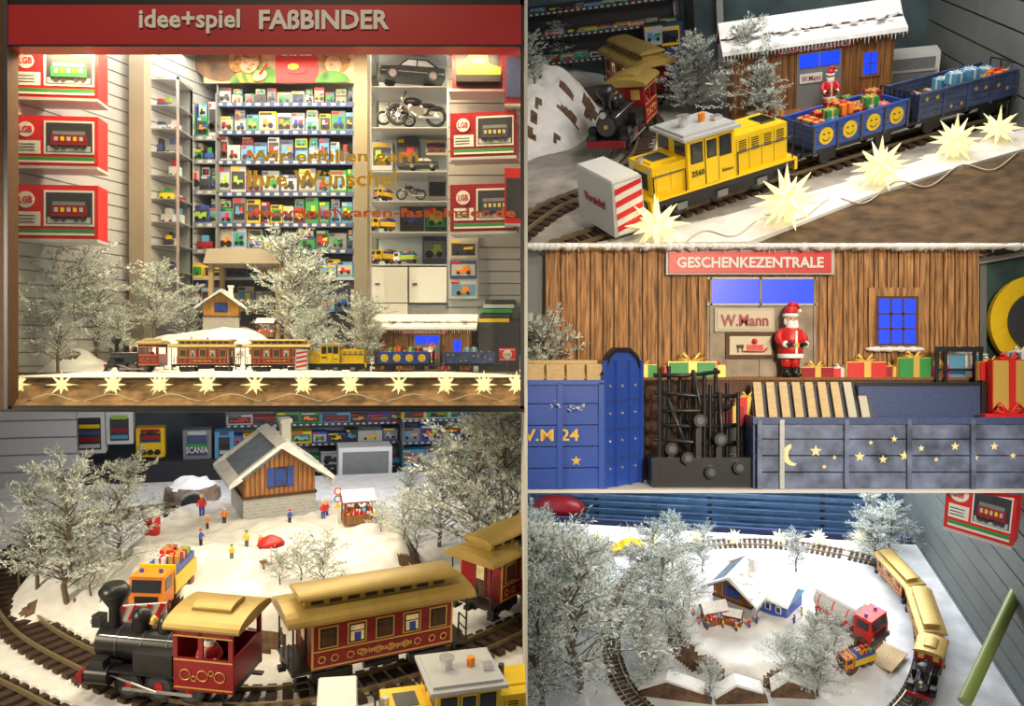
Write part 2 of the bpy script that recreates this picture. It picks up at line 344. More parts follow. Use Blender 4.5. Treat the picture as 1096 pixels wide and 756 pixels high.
def yloco_mesh():
    b=B()
    b.box(-14,14,-5,5,3.4,4.6,BLACK); b.box(-14.2,14.2,-5.1,5.1,4.4,4.75,YEL); b.box(-12,12,-3.2,3.2,1.6,3.4,BLACK)
    for sx in(-1,1):
        b.box(sx*14.2-.3,sx*14.2+.3,-5.1,5.1,2.6,4.7,YEL); b.box(sx*14.6-.4,sx*14.6+.4,-.6,.6,2.2,3.2,BLACK)
        for sy in(-1,1): b.cyl((sx*14.4,sy*3.4,3.6),(sx*15.3,sy*3.4,3.6),.8,BLACK)
    b.box(-13.2,-7,-3.9,3.9,4.6,9.8,YEL); b.box(-13.3,-13.1,-2.2,2.2,5.6,8.4,BLACK); b.box(-12.6,-7.6,-2.4,2.4,9.8,10.1,YEL); b.box(-11.8,-8.6,-1.8,1.8,10.1,10.2,IRON)
    b.box(-7,2,-4.8,4.8,4.6,13,YEL)
    b.box(-7.9,2.9,-5.5,5.5,13,13.5,LGREY); b.box(-7.4,2.4,-4.6,4.6,13.5,13.9,LGREY); b.cyl((-4.5,0,13.9),(-4.5,0,15.4),.8,SILV); b.cyl((-4.5,0,15.4),(-4.5,0,15.7),1.1,SILV); b.cyl((-1,0,13.9),(-1,0,15.2),.6,ORANGE); b.box(.3,1.8,-2,-.6,13.9,14.6,SILV)
    b.box(2,13.2,-3.9,3.9,4.6,11,YEL); b.box(3,12.6,-1.6,1.6,11,11.2,YEL); b.cyl((4,1.4,11),(4,1.4,12.8),.45,IRON)
    b.box(9.5,12.4,-1.8,1.8,11,11.35,IRON)
    for i in range(6): b.box(9.7+.45*i,9.85+.45*i,-1.7,1.7,11.35,11.5,BLACK)
    for sy in(-1,1):
        def sb(x0,x1,y,z0,z1,m,o=.1): b.box(x0,x1,min(sy*(y-.1),sy*(y+o)),max(sy*(y-.1),sy*(y+o)),z0,z1,m)
        for x in(-6.4,-.9): sb(x,x+2.3,4.8,8.9,12.3,BLACK); sb(x+.25,x+2.05,4.8,9.1,12.1,DARKW,.16)
        sb(-3.7,-1.2,4.8,4.9,12.5,YEL,.14); sb(-3.4,-1.5,4.8,9.2,12.2,BLACK,.2); sb(-3.2,-1.7,4.8,9.4,12.0,DARKW,.26)
        for x in(-3.7,-1.2): sb(x-.05,x+.05,4.8,4.9,12.5,BLACK,.16)
        b.text('2560',(-5.2,sy*4.98,7.2),2.4,1.0,BLACK,0 if sy<0 else math.pi,.02)
        b.text('Ballwieser',(.6,sy*4.98,6.4),2.2,.6,BLACK,0 if sy<0 else math.pi,.01)
        for j in range(4):
            x=3+2.5*j; sb(x,x+.06,3.9,4.8,10.4,BLACK,.04)
            for q in range(6): sb(x+.5,x+2,3.9,8.0+.38*q,8.16+.38*q,BLACK,.06)
        for j in range(2): sb(-12.6+2.8*j,-10.4+2.8*j,3.9,5.4,8.8,YEL,.15)
        b.box(-11,11,min(sy*3.1,sy*3.7),max(sy*3.1,sy*3.7),1.4,3.4,BLACK)
        for x in(-8,0,8): wheel(b,x,sy*2.6,1.9,1.85,.7); b.box(x-1,x+1,min(sy*3.6,sy*4.1),max(sy*3.6,sy*4.1),1.4,2.6,MGREY)
        for x in(-13.6,-7.6,2.6,13.6): b.cyl((x,sy*4.9,4.6),(x,sy*4.9,8.6),.13,BLACK,n=6)
        b.cyl((2.6,sy*4.9,8.6),(13.6,sy*4.9,8.6),.13,BLACK,n=6); b.cyl((-13.6,sy*4.9,8.6),(-7.6,sy*4.9,8.6),.13,BLACK,n=6)
        for sx in(-1,1):
            for z in(1.2,2.4): b.box(sx*12.9-1,sx*12.9+1,sy*4.8-.5,sy*4.8+.5,z,z+.2,BLACK)
            b.box(sx*12.9-1,sx*12.9-.8,sy*4.8-.4,sy*4.8+.4,1.2,3.6,BLACK)
    for x in(-7,2):
        for y in(-2.6,2.6): b.box(x-.1,x+.1,y-1.6,y+1.6,10.2,12.4,DARKW)
    for y in(-2.6,2.6): b.cyl((-13.3,y,9.0),(-13.0,y,9.0),.6,SILV)
    b.cyl((-13.0,0,9.8),(-13,0,10.8),.5,SILV)
    return b.mesh('yellow_loco')
def plow_mesh():
    b=B(); b.ext([(-3.4,1.4),(-3.0,10.6),(2.4,10.6),(2.4,1.4)],'y',-6.5,6.5,LGREY); b.box(-2.8,2.2,-6.2,6.2,10.6,10.9,WHITE)
    b.text('Vorsicht!',(-3.32,0,6.2),7.6,1.5,DRED,-math.pi/2,.02)
    for sy in(-1,1):
        b.box(-2.7,2.2,min(sy*6.4,sy*6.6),max(sy*6.4,sy*6.6),1.7,10.3,WHITE)
        for i in range(4):
            z=2.2+2.1*i; q=[(-2.7,z),(-2.7,z+1.0),(2.2,z+2.0 if z+2<10.3 else 10.3),(2.2,z+1.0 if z+1<10.3 else 10.2)]; b.ext(q,'y',sy*6.6,sy*6.66,RED)
        for x in(-1.4,1.4): wheel(b,x,sy*2.4,1.0,1.0,.5)
    return b.mesh('plow')
def star2(b,x,y,z,r,sy,m=None):
    pts=[]
    for i in range(10):
        a=math.pi*i/5+math.pi/2; q=r if i%2==0 else r*.42; pts.append((x+q*math.cos(a),z+q*math.sin(a)))
    b.ext(pts,'y',y,y+sy*.08,m or GOLD)
def wagon_mesh(body,seed,kind):
    rng=random.Random(seed); b=B(); b.box(-12,12,-4,4,3.2,4.2,BLACK); b.box(-12,12,-4.8,4.8,4.2,4.6,BLACK)
    for sy in(-1,1):
        for i in range(4): b.box(-11.6,11.6,min(sy*4.6,sy*5),max(sy*4.6,sy*5),4.5+1.25*i,5.66+1.25*i,body)
        for x in(-11.6,-5.8,0,5.8,11.6): b.box(x-.25,x+.25,min(sy*4.9,sy*5.25),max(sy*4.9,sy*5.25),4.0,9.6,body if kind else IRON)
        b.box(-11.8,11.8,min(sy*4.5,sy*5.2),max(sy*4.5,sy*5.2),9.4,9.8,body)
        for x in(-7,7): wheel(b,x,sy*2.5,1.6,1.55,.6); b.box(x-2,x+2,min(sy*3.1,sy*3.6),max(sy*3.1,sy*3.6),1.2,3.2,BLACK)
        if kind==0:
            for x in(-8.7,-2.9,2.9,8.7):
                b.cyl((x,sy*5.0,7),(x,sy*5.18,7),1.75,YEL,n=20); b.cyl((x-.6,sy*5.1,7.5),(x-.6,sy*5.22,7.5),.22,BLACK,n=8); b.cyl((x+.6,sy*5.1,7.5),(x+.6,sy*5.22,7.5),.22,BLACK,n=8)
                b.tube([(x-.9,sy*5.2,6.6),(x-.4,sy*5.2,6.1),(x+.4,sy*5.2,6.1),(x+.9,sy*5.2,6.6)],.1,BLACK,4)
        else:
            for x in(-10,-7.5,-4,-1.5,1.8,4.2,7.3,9.6): star2(b,x,sy*5.1,rng.uniform(5.5,8.5),.55,sy)
    for sx in(-1,1):
        for i in range(4): b.box(min(sx*11.3,sx*11.7),max(sx*11.3,sx*11.7),-5,5,4.5+1.25*i,5.66+1.25*i,body)
        b.box(sx*13-.9,sx*13+.9,-4.6,4.6,3.6,4.0,BLACK)
        for y in(-4.4,-1.5,1.5,4.4): b.cyl((sx*13.7,y,3.8),(sx*13.7,y,10.4),.16,BLACK,n=6)
        for z in(7,10.4): b.cyl((sx*13.7,-4.4,z),(sx*13.7,4.4,z),.16,BLACK,n=6)
        for sy in(-1,1): b.cyl((sx*13.4,sy*3.2,3.5),(sx*14.8,sy*3.2,3.5),.65,BLACK)
    if kind==0: gifts(b,-11,11,-4.4,4.4,8.0,3.1,rng,2); b.box(-11.3,11.3,-4.6,4.6,4.6,8.0,WOODD)
    else:
        for i in range(14): b.box(-11+1.6*i,-10+1.6*i,-4.5,4.5,4.8,7.3,WOODL if i%2 else WOODD)
        gifts(b,-3,10.5,-4.2,4.2,7.3,3.3,rng,2)
    return b.mesh('wagon')
def star_mesh():
    b=B(); b.sph((0,0,0),.30,STAR,n=10); ds=[]
    for x in(-1,0,1):
        for y in(-1,0,1):
            for z in(-1,0,1):
                if (x,y,z)!=(0,0,0): ds.append(Vector((x,y,z)))
    for d in ds:
        s=abs(d.x)+abs(d.y)+abs(d.z); L=1.08 if s==1 else (.98 if s==2 else .8)
        d=d.normalized(); b.cyl(d*.2,d*L,.155,STAR,r1=.008,n=4,sm=False)
    return b.mesh('star')
def tree_mesh(seed,spread=.38,nb=56,sub=10,leaf=11,ls=.026):
    rng=random.Random(seed); b=B(); top=.86
    tr=[(rng.uniform(-.02,.02)*i,rng.uniform(-.02,.02)*i,top*i/6) for i in range(7)]
    b.tube(tr,[.022,.019,.016,.013,.010,.007,.004],TRUNK,6)
    V=[];Fc=[];MI=[]
    def leafq(p,d,L,w):
        u=d.cross(Vector((rng.uniform(-1,1),rng.uniform(-1,1),rng.uniform(-1,1)))).normalized()
        o=len(V); V.extend([tuple(p),tuple(p+d*L*.45+u*w),tuple(p+d*L),tuple(p+d*L*.45-u*w)]); Fc.append((o,o+1,o+2,o+3)); MI.append(rng.random()<.62)
    for i in range(nb):
        h=.12+.80*(i/nb); a=i*2.4+rng.uniform(-.5,.5)
        L=spread*(1.05-.72*h)*rng.uniform(.5,1.35); up=.55+.8*h
        ti=min(5,int(h/top*6)); base=Vector(tr[ti]); base.z=min(h,top)
        d=Vector((math.cos(a),math.sin(a),up)).normalized(); pts=[base]; dd=d.copy()
        for q in range(5):
            pts.append(pts[-1]+dd*L/5); dd=(dd+Vector((rng.uniform(-.2,.2),rng.uniform(-.2,.2),-.1))).normalized()
        b.tube(pts,[.006,.005,.004,.003,.002,.0015],TRUNK,4)
        for s in range(sub):
            t=.2+.8*s/(sub-1); fi=min(4,int(t*5)); p=pts[fi].lerp(pts[fi+1],t*5-fi if t*5-fi<=1 else 1)
            dr=(pts[fi+1]-pts[fi]).normalized(); sd=dr.cross(Vector((0,0,1))).normalized()*(1 if s%2 else -1)
            sd=(sd*rng.uniform(.4,1)+dr*.9+Vector((0,0,rng.uniform(-.3,.5)))).normalized(); SL=L*.42*(1.1-t*.5)
            for l in range(leaf):
                q=p+sd*SL*l/leaf; side=sd.cross(Vector((rng.uniform(-1,1),rng.uniform(-1,1),rng.uniform(-.5,1)))).normalized()
                leafq(q,(sd*.9+side*.8).normalized(),ls*rng.uniform(.7,1.5),ls*.17)
    b.add(V,[f for f,m in zip(Fc,MI) if m],FROST); b.add(V,[f for f,m in zip(Fc,MI) if not m],SAGE)
    return b.mesh('frosted_tree',False)
def shed_mesh():
    b=B(); W,D,H=17,6,17; OV=1.4; RR=3.4
    b.box(-W,W,-D,D,0,H,WOODD)
    rng=random.Random(3); x=-W
    while x<W:
        w=rng.uniform(1.0,1.5); e=min(x+w,W)
        for y in(-D,D): b.box(x,e-.12,y-.18,y+.18,0,H,WOODV)
        x=e
    for sx in(-1,1):
        y=-D
        while y<D:
            hh=H+RR*(1-abs(y+.6)/D); b.box(sx*W-.18,sx*W+.18,y,min(y+1.15,D),0,max(H,hh),WOODV); y+=1.27
        b.ext([(-D,H),(D,H),(0,H+RR+.2)],'x',sx*W-.1,sx*W+.1,WOODD)
    for sy in(-1,1):
        e=H-RR/D*OV
        b.ext([(sy*(D+OV),e),(0,H+RR+.4),(0,H+RR+.9),(sy*(D+OV),e+.6)],'x',-W-2.2,W+2.2,WOODD)
        b.ext([(sy*(D+OV+.3),e+.3),(sy*(D+OV+.1),e+1.2),(sy*3.5,H+RR*.62),(0,H+RR+1.8),(0,H+RR+.8)],'x',-W-2.3,W+2.3,SNOWF)
    for i in range(50):
        x=-W-2+i*.78; b.cyl((x,-D-OV-.1,H-.6),(x,-D-OV-.1,H-.9-rng.uniform(.2,1.2)),.2,SNOWF,r1=.02,n=5)
    for i in range(60):
        b.sph((rng.uniform(-W-1,W+1),-rng.uniform(.5,6),H+RR*.75),rng.uniform(.3,.9),SNOWF,1.5,1,.5,6)
    y=-D-.25
    b.box(-3.2,6.2,y-.15,y,2.5,14.6,MGREY); b.box(-2.6,1.4,y-.3,y-.1,11.4,14.2,BLUEE); b.box(1.8,5.8,y-.3,y-.1,11.4,14.2,BLUEE)
    b.box(-2.6,2.2,y-.35,y-.1,8,10,WHITE); b.text('W.Mann',(-.2,y-.4,9),4,1.1,DRED)
    b.box(10.2,14.4,y-.2,y,7.6,13.4,WOODV); b.box(10.9,13.7,y-.3,y-.1,8.2,12.8,BLUEE); b.box(12.2,12.4,y-.36,y,8.2,12.8,WOODD); b.box(10.9,13.7,y-.36,y,10.4,10.6,WOODD)
    b.box(-8,8.6,y-.3,y,14.9,16.2,RED); b.text('GESCHENKEZENTRALE',(.3,y-.35,15.5),15,.9,WHITE)
    b.box(-W,W,-D-6,-D,0,2.2,WOODD); b.box(-W,W,-D-6.3,-D,2.2,2.5,WOODV)
    gifts(b,6,16,-D-5.6,-D-.6,2.5,2.6,rng,2); gifts(b,-14,-6,-D-5.4,-D-2,2.5,2.4,rng,1)
    santa_into(b,(3.4,-D-3,2.5),.85)
    return b.mesh('shed')
def house_mesh(wood):
    b=B(); W,D=8,7
    b.box(-W,W,-D,D,0,6.2,BRICK); b.box(-W+.2,W-.2,-D+.2,D-.2,6,11.5,wood)
    b.ext([(-W+.2,11.4),(W-.2,11.4),(0,17)],'y',-D+.2,D-.2,wood)
    for i in range(15): b.box(-7.6+i*1.05,-7.5+i*1.05,-D,-D+.3,6.2,16.6-abs(-7.55+i*1.05)*.72,WOODD)
    b.box(-W-.2,W+.2,-D-.3,D+.3,6,6.5,WOODD)
    for s in(-1,1):
        b.ext([(s*(W+3),9.2),(0,17.2),(0,17.9),(s*(W+3),9.9)],'y',-D-2.4,D+2.4,SOLAR)
    b.ext([(W+3.4,9.3),(W+3.6,10.2),(5,15.2),(.8,19),(-1.6,17.9),(0,17.3)],'y',-D-2.7,D+2.7,SNOWF)
    b.ext([(-W-3.4,9.4),(-W-3.5,10.3),(-W-1.0,11.6),(-W-.6,11.1)],'y',-D-2.7,D+2.7,SNOWF)
    for y0 in(-D-2.6,D+1.4): b.ext([(-W-3.2,9.9),(-W-3.2,10.7),(0,18.8),(0,17.8)],'y',y0,y0+1.2,SNOWF)
    rng=random.Random(5)
    for i in range(24):
        y=-D-2.4+i*.8; b.cyl((W+3.3,y,9.6),(W+3.3,y,9.2-rng.uniform(.5,2.2)),.3,SNOWF,r1=.03,n=5)
    for i in range(30):
        t=rng.random(); b.sph((W*t+1.5,rng.uniform(-D-2,D+2),18-7*t),rng.uniform(.6,1.3),SNOWF,1,1.3,.7,7)
    b.box(-1.5,1.5,-D-.15,-D+.2,8.2,12.6,WOODD); b.box(-1.2,1.2,-D-.25,-D+.2,8.5,12.3,BLUE); b.box(-2.9,-1.5,-D-.3,-D+.2,8.2,12.6,BLUE); b.box(1.5,2.9,-D-.3,-D+.2,8.2,12.6,BLUE)
    for i in range(7): b.box(-2.8,2.8,-D-.36,-D,8.5+.6*i,8.6+.6*i,NAVY)
    b.box(2.5,4.6,2,4.4,12,20.5,WHITE); b.box(2.2,4.9,1.7,4.7,20.5,21.4,SNOWF)
    b.box(W-.1,W+.15,-3,-.6,1.5,5,DARKW); b.box(W-.1,W+.15,1.5,4,1.5,5,DARKW)
    return b.mesh('house')
def person_mesh(coat,trs,hat):
    b=B()
    for s in(-1,1): b.lathe([(.3,0),(.32,.3),(.3,.6),(.42,2.4),(.45,2.9)],trs,(s*.42,0,0),10); b.sph((s*.42,-.25,.2),.34,BLACK,1,1.5,.6,8)
    b.lathe([(.85,2.5),(.8,3.2),(.95,4.4),(.7,4.9),(.28,5.15),(.26,5.4)],coat,n=12,sy=.7)
    for s in(-1,1): b.tube([(s*.8,0,4.6),(s*1.25,-.2,3.7),(s*1.1,-.9,3.2)],[.3,.26,.2],coat,7); b.sph((s*1.08,-1.05,3.15),.22,SKIN,n=8)
    b.sph((0,0,5.85),.58,SKIN,n=12); b.sph((0,-.56,5.8),.1,SKIN,n=6); b.sph((-.2,-.52,5.97),.06,BLACK,n=6); b.sph((.2,-.52,5.97),.06,BLACK,n=6)
    b.lathe([(.62,5.95),(.64,6.1),(.5,6.5),(.1,6.7)],hat,n=12)
    return b.mesh('person')
def truck_mesh(cab,load,kind):
    b=B(); b.box(-9,9,-2.6,2.6,1.8,2.8,BLACK)
    b.ext([(-9.4,2.2),(-9.4,5.4),(-8.8,8.6),(-4,8.6),(-4,2.2)],'y',-3.6,3.6,cab); b.box(-9.0,-4.2,-3.4,3.4,8.6,8.9,cab)
    b.rbox((-9.2,0,6.9),(.2,6,2.6),DARKW,ry=.19); b.box(-9.6,-9.35,-2.4,2.4,3.4,4.8,BLACK)
    for sy in(-1,1):
        b.box(-8.4,-5,min(sy*3.5,sy*3.7),max(sy*3.5,sy*3.7),5.6,8.1,DARKW); b.cyl((-9.6,sy*2.9,3.2),(-9.3,sy*2.9,3.2),.5,SILV)
        for x in(-6.8,3,6.6): wheel(b,x,sy*3,1.7,1.7,1.1)
        b.cyl((-6.5,sy*2,8.9),(-6.5,sy*2,9.6),.45,BLUE)
    b.box(-10,-9.4,-3.7,3.7,1.6,3,IRON)
    if kind=='tip':
        b.box(-3.6,9.2,-3.8,3.8,2.9,3.4,load)
        for sy in(-1,1): b.box(-3.6,9.2,min(sy*3.4,sy*3.8),max(sy*3.4,sy*3.8),3.4,6.4,load)
        b.box(-3.6,-3.2,-3.8,3.8,3.4,9.4,load); b.box(8.8,9.2,-3.8,3.8,3.4,6.4,load); gifts(b,-3,8.6,-3.2,3.2,8.0,2.6,random.Random(2),1); b.box(-3.2,8.8,-3.4,3.4,3.4,8.0,BLUE)
        b.rbox((-12.2,0,2.8),(.3,10,3.6),WHITE,rx=0,ry=-.2,rz=.25)
        for i in range(4): b.rbox((-12.42+(-3.6+2.4*i)*-.25,-3.6+2.4*i,2.8),(.25,1.0,3.6),RED,rx=.4,ry=-.2,rz=.25)
        b.box(-12.2,-9.6,-.5,.5,1.8,2.6,BLACK)
    else:
        b.cyl((-3,0,5.6),(9,0,5.6),3.1,load,n=20); b.sph((-3,0,5.6),3.1,load,.4); b.sph((9,0,5.6),3.1,load,.4); b.box(-3,9,-2.8,2.8,2.8,3.6,cab)
        for x in(-1.5,3,7.5): b.cyl((x,0,5.6),(x+.3,0,5.6),3.2,RED,n=20)
        b.ext([(-4,8.2),(9.6,8.2),(9,9.3),(-3.6,9.3)],'y',-2.2,2.2,SNOWF)
    return b.mesh('truck')
def car_mesh(m):
    b=B(); b.ext([(-9,1.2),(-9.2,2.8),(-8.6,3.6),(-4,4.1),(-1.6,6.1),(4.2,6.2),(7.2,4.3),(9,4.0),(9.2,1.4)],'y',-3.6,3.6,m)
    for sy in(-1,1):
        b.ext([(-3.2,4.2),(-1.2,5.8),(1,5.8),(1,4.2)],'y',sy*3.6,sy*3.68,LGREY); b.ext([(1.4,4.2),(1.4,5.8),(3.8,5.8),(6,4.3)],'y',sy*3.6,sy*3.68,LGREY)
        for x in(-5.6,5.6): wheel(b,x,sy*3.3,1.7,1.7,1); b.cyl((x,sy*3.9,1.7),(x,sy*4.0,1.7),1.0,SILV)
        b.box(-8.8,8.8,sy*3.62-.05,sy*3.62+.05,2.4,2.6,SILV)
    return b.mesh('car')
def moto_mesh():
    b=B()
    for x in(-6.5,6.5):
        pts=[(x+3.1*math.cos(t*math.pi/10),0,3.5+3.1*math.sin(t*math.pi/10)) for t in range(21)]; b.tube(pts,.65,BLACK,6)
        b.cyl((x,-.4,3.5),(x,.4,3.5),.8,SILV)
        for q in range(8): b.cyl((x,0,3.5),(x+2.8*math.cos(q*.785),0,3.5+2.8*math.sin(q*.785)),.09,SILV,n=4)
    b.tube([(-6.5,.7,3.5),(-4.4,.7,8.6),(-3.6,0,10.2)],.35,SILV,6); b.tube([(-6.5,-.7,3.5),(-4.4,-.7,8.6)],.35,SILV,6)
    b.tube([(-3.8,-2.6,10.8),(-4,0,10.2),(-3.8,2.6,10.8)],.25,BLACK,6); b.cyl((-5.4,0,9),(-4.8,0,9),1.1,SILV)
    b.sph((-1.4,0,8.1),2.3,BLACK,1.4,.7,.65); b.sph((3.4,0,7.0),2.2,BLACK,1.5,.7,.35); b.box(-2.6,2.2,-1.3,1.3,3,6.2,IRON); b.cyl((-1.6,0,4),(-2.3,0,7),1.1,SILV); b.cyl((.6,0,4),(1.6,0,7),1.1,SILV)
    b.tube([(-2,-1.5,4.4),(0,-1.6,2.7),(8,-1.5,2.8)],[.4,.45,.6],SILV,8); b.tube([(1,0,4),(6.5,0,3.5)],.4,BLACK,6); b.sph((6.8,0,6.2),2.0,BLACK,1.4,.4,.5); b.box(-.5,.5,-2.4,-1.2,2.5,2.9,BLACK)
    return b.mesh('moto')
def stall_mesh():
    b=B(); b.box(-5,5,-3,3,0,3,WOODV)
    for x in(-4.6,4.6):
        for y in(-2.8,2.8): b.cyl((x,y,0),(x,y,8),.25,WOODD)
    b.ext([(-4,7.6),(4,7.6),(0,10.5)],'x',-5.6,5.6,DRED); b.ext([(-4,8.1),(0,10.8),(0,11.3),(-3.4,8.9)],'x',-5.6,5.6,SNOWF)
    rng=random.Random(4)
    gifts(b,-4.6,4.6,-2.6,2.6,3,1.8,rng,2)
    for i in range(6): b.sph((-4.5+1.8*i,-3.2,7.2),.4,[RED,GOLD,GREEN][i%3],n=8)
    return b.mesh('stall')
def umbrella_mesh():
    b=B(); b.cyl((0,0,0),(0,0,8),.15,WHITE)
    b.lathe([(3.6,6.2),(2.6,7.4),(1.2,8.2),(.1,8.6)],RED,n=8); b.cyl((0,0,0),(0,0,1),1.6,WHITE); b.box(-2.6,-.9,-1.2,1.2,1.6,1.9,WOODV); b.box(-2.0,-1.6,-.2,.2,0,1.7,WOODD)
    return b.mesh('umbrella')
def sign_mesh(t='LGB'):
    b=B(); b.cyl((0,0,0),(0,0,11),.25,IRON); b.box(-4,4,-.3,.3,7,13,RED); b.cyl((0,-.32,10),(0,-.4,10),2.2,WHITE,n=20); b.text(t,(0,-.5,10),3.4,1.3,RED); b.box(-3.6,3.6,-.4,-.3,12.1,12.4,WHITE); b.box(-3.6,3.6,-.4,-.3,7.4,7.7,WHITE)
    b.cyl((0,0,0),(0,0,.5),1.5,IRON)
    return b.mesh('sign')
def post_mesh():
    b=B(); b.cyl((0,0,0),(0,0,12),.28,WHITE)
    for i,z in enumerate((10.6,8.2)): b.cyl((0,-.35,z),(0,-.15,z),1.15,RED if i==0 else BLUE,n=18); b.cyl((0,-.42,z),(0,-.34,z),.8,WHITE,n=18)
    b.ext([(-1.2,5.4),(1.2,5.4),(0,7)],'y',-.4,-.2,YEL); b.lathe([(.9,0),(.6,.6),(.3,.8)],SNOWF)
    return b.mesh('signpost')
def tunnel_mesh():
    b=B(); seed=Vector((9,5,3)); n=26; h=12; vs=[];fs=[]
    for i in range(h+1):
        a=math.pi*.5*i/h
        for k in range(n):
            t=2*math.pi*k/n; d=Vector((math.sin(a)*math.cos(t),math.sin(a)*math.sin(t)*.7,math.cos(a)*.85)); r=1+.22*noise.noise(d*3+seed); vs.append(tuple(d*r))
    for i in range(h):
        for k in range(n): fs.append((i*n+k,(i+1)*n+k,(i+1)*n+(k+1)%n,i*n+(k+1)%n))
    lo=[f for f in fs if sum(vs[i][2] for i in f)/4<.5]; hi=[f for f in fs if f not in lo]
    b.add(vs,hi,SNOWF,True); b.add(vs,lo,mat('stone_brown',(.20,.14,.10),.8,var=.5,scale=4,bump=.6),True)
    pts=[(.42*math.cos(math.pi*i/10),.42*math.sin(math.pi*i/10)) for i in range(11)]
    b.ext(pts,'y',-.86,-.3,BLACK); b.tube([(p[0]*1.1,-.86,p[1]*1.1) for p in pts],.06,MGREY,6)  # solid black stands in for the shade inside the tunnel opening
    return b.mesh('tunnel')
def catmull(p,n=14):
    out=[]; q=[2*p[0]-p[1]]+list(p)+[2*p[-1]-p[-2]]
    for i in range(1,len(q)-2):
        for j in range(n):
            t=j/n; a,b_,c,d=q[i-1],q[i],q[i+1],q[i+2]
            out.append(.5*((2*b_)+(c-a)*t+(2*a-5*b_+4*c-d)*t*t+(3*b_-a-3*c+d)*t**3))
    out.append(p[-1]); return out
def track(P,pts,k,name='railway_track'):
    pts=catmull([Vector((p.x,p.y,0)) for p in pts]); b=B(); acc=0; sp=2.5*k
    for i in range(len(pts)-1):
        a,c=pts[i],pts[i+1]; d=(c-a); L=d.length
        if L<1e-6: continue
        t=sp-acc
        while t<L:
            p=a+d*(t/L); b.rbox((p.x,p.y,.45*k),(1.4*k,8.4*k,.7*k),TIE,rz=math.atan2(d.y,d.x)); t+=sp
        acc=(acc+L)%sp
    for off in(-2.25,2.25):
        vs=[];fs=[]
        for i,p in enumerate(pts):
            d=(pts[min(i+1,len(pts)-1)]-pts[max(0,i-1)]).normalized(); s=Vector((-d.y,d.x,0)); o=p+s*off*k
            for w,z in((-.2,.8),(.2,.8),(.2,1.5),(-.2,1.5)): vs.append((o.x+s.x*w*k,o.y+s.y*w*k,z*k))
            if i:
                for e in range(4): fs.append(((i-1)*4+e,(i-1)*4+(e+1)%4,i*4+(e+1)%4,i*4+e))
        b.add(vs,fs,RAIL)
    return put(name,b,P)
def mound(name,P,cx,cy,a,bb,h,seed=0,edge=.35,m=SNOW,n=70,amp=.25,rock=None):
    def hf(x,y):
        x-=cx;y-=cy;u=x/a;v=y/bb
        if abs(u)>1.2 or abs(v)>1.2: return -1.5
        wob=1+.18*noise.noise(Vector((u*2+seed,v*2,seed))); d=math.sqrt(u*u+v*v)*wob
        t=max(0,min(1,(1.05-d)/edge)); t=t*t*(3-2*t)
        return h*t*(1+amp*noise.noise(Vector((x*.012+seed,y*.012,0)))+amp*.35*noise.noise(Vector((x*.05,y*.05,seed))))-(1.5 if t<=0 else 0)
    P.hills.append(hf)
    b=B(); vs=[];fs=[];st=[]
    for j in range(n+1):
        for i in range(n+1):
            x=(i/n*2-1)*1.15*a; y=(j/n*2-1)*1.15*bb; vs.append((x,y,hf(x+cx,y+cy)))
    cell=2.3*(a+bb)/2/n
    for j in range(n):
        for i in range(n):
            q=(j*(n+1)+i,j*(n+1)+i+1,(j+1)*(n+1)+i+1,(j+1)*(n+1)+i); zz=[vs[k][2] for k in q]
            if max(zz)<0: continue
            xx=noise.noise(Vector((vs[q[0]][0]*.03,vs[q[0]][1]*.03,seed)))
            (st if rock and (max(zz)-min(zz))>cell*(rock+xx) else fs).append(q)
    b.add(vs,fs,m,True)
    if st: b.add(vs,st,BROWN2,True)
    return put(name,b.mesh(name,False),P,(cx,cy,0),0)
def slatwall(b,x0,x1,y,z0,z1,step,m,gm=MGREY,t=3):
    b.box(x0,x1,y+t*.5,y+t*1.5,z0,z1,gm); z=z0
    while z<z1: b.box(x0,x1,y,y+t,z,min(z+step*.9,z1),m); z+=step
def toybox(b,x0,x1,y,z0,z1,d,m,rng,style=0):
    w=x1-x0;h=z1-z0; b.box(x0,x1,y,y+d,z0,z1,m); e=w*.012
    wm=rng.choice([LGREY,CREAMB,MGREY,CHAR,CHAR,CYAN,GREEN])
    b.box(x0+w*.06,x1-w*.06,y-e,y,z0+h*.16,z1-h*.2,wm)
    v=rng.choice(TOYS); cx=(x0+x1)/2; cz=z0+h*.32; L=w*rng.uniform(.26,.38); t=rng.random()
    b.box(cx-L,cx+L,y-e*3,y-e,cz,cz+h*.17,v); b.box(cx-L*(.1 if t<.5 else .9),cx+L*(.8 if t<.5 else -.1),y-e*3,y-e,cz+h*.16,cz+h*rng.uniform(.3,.42),v)
    if t>.6: b.ext([(cx,cz+h*.17),(cx+L,cz+h*.17),(cx+L*1.1,cz+h*.34),(cx+L*.1,cz+h*.28)],'y',y-e*3,y-e,rng.choice(TOYS))
    for q in(-.65,.65): b.cyl((cx+L*q,y-e*4,cz),(cx+L*q,y-e,cz),h*rng.uniform(.08,.15),BLACK,n=10)
    b.box(x0+w*.05,x0+w*rng.uniform(.3,.8),y-e*2,y,z1-h*.16,z1-h*.04,rng.choice([LGREY,YEL,RED,CHAR]))
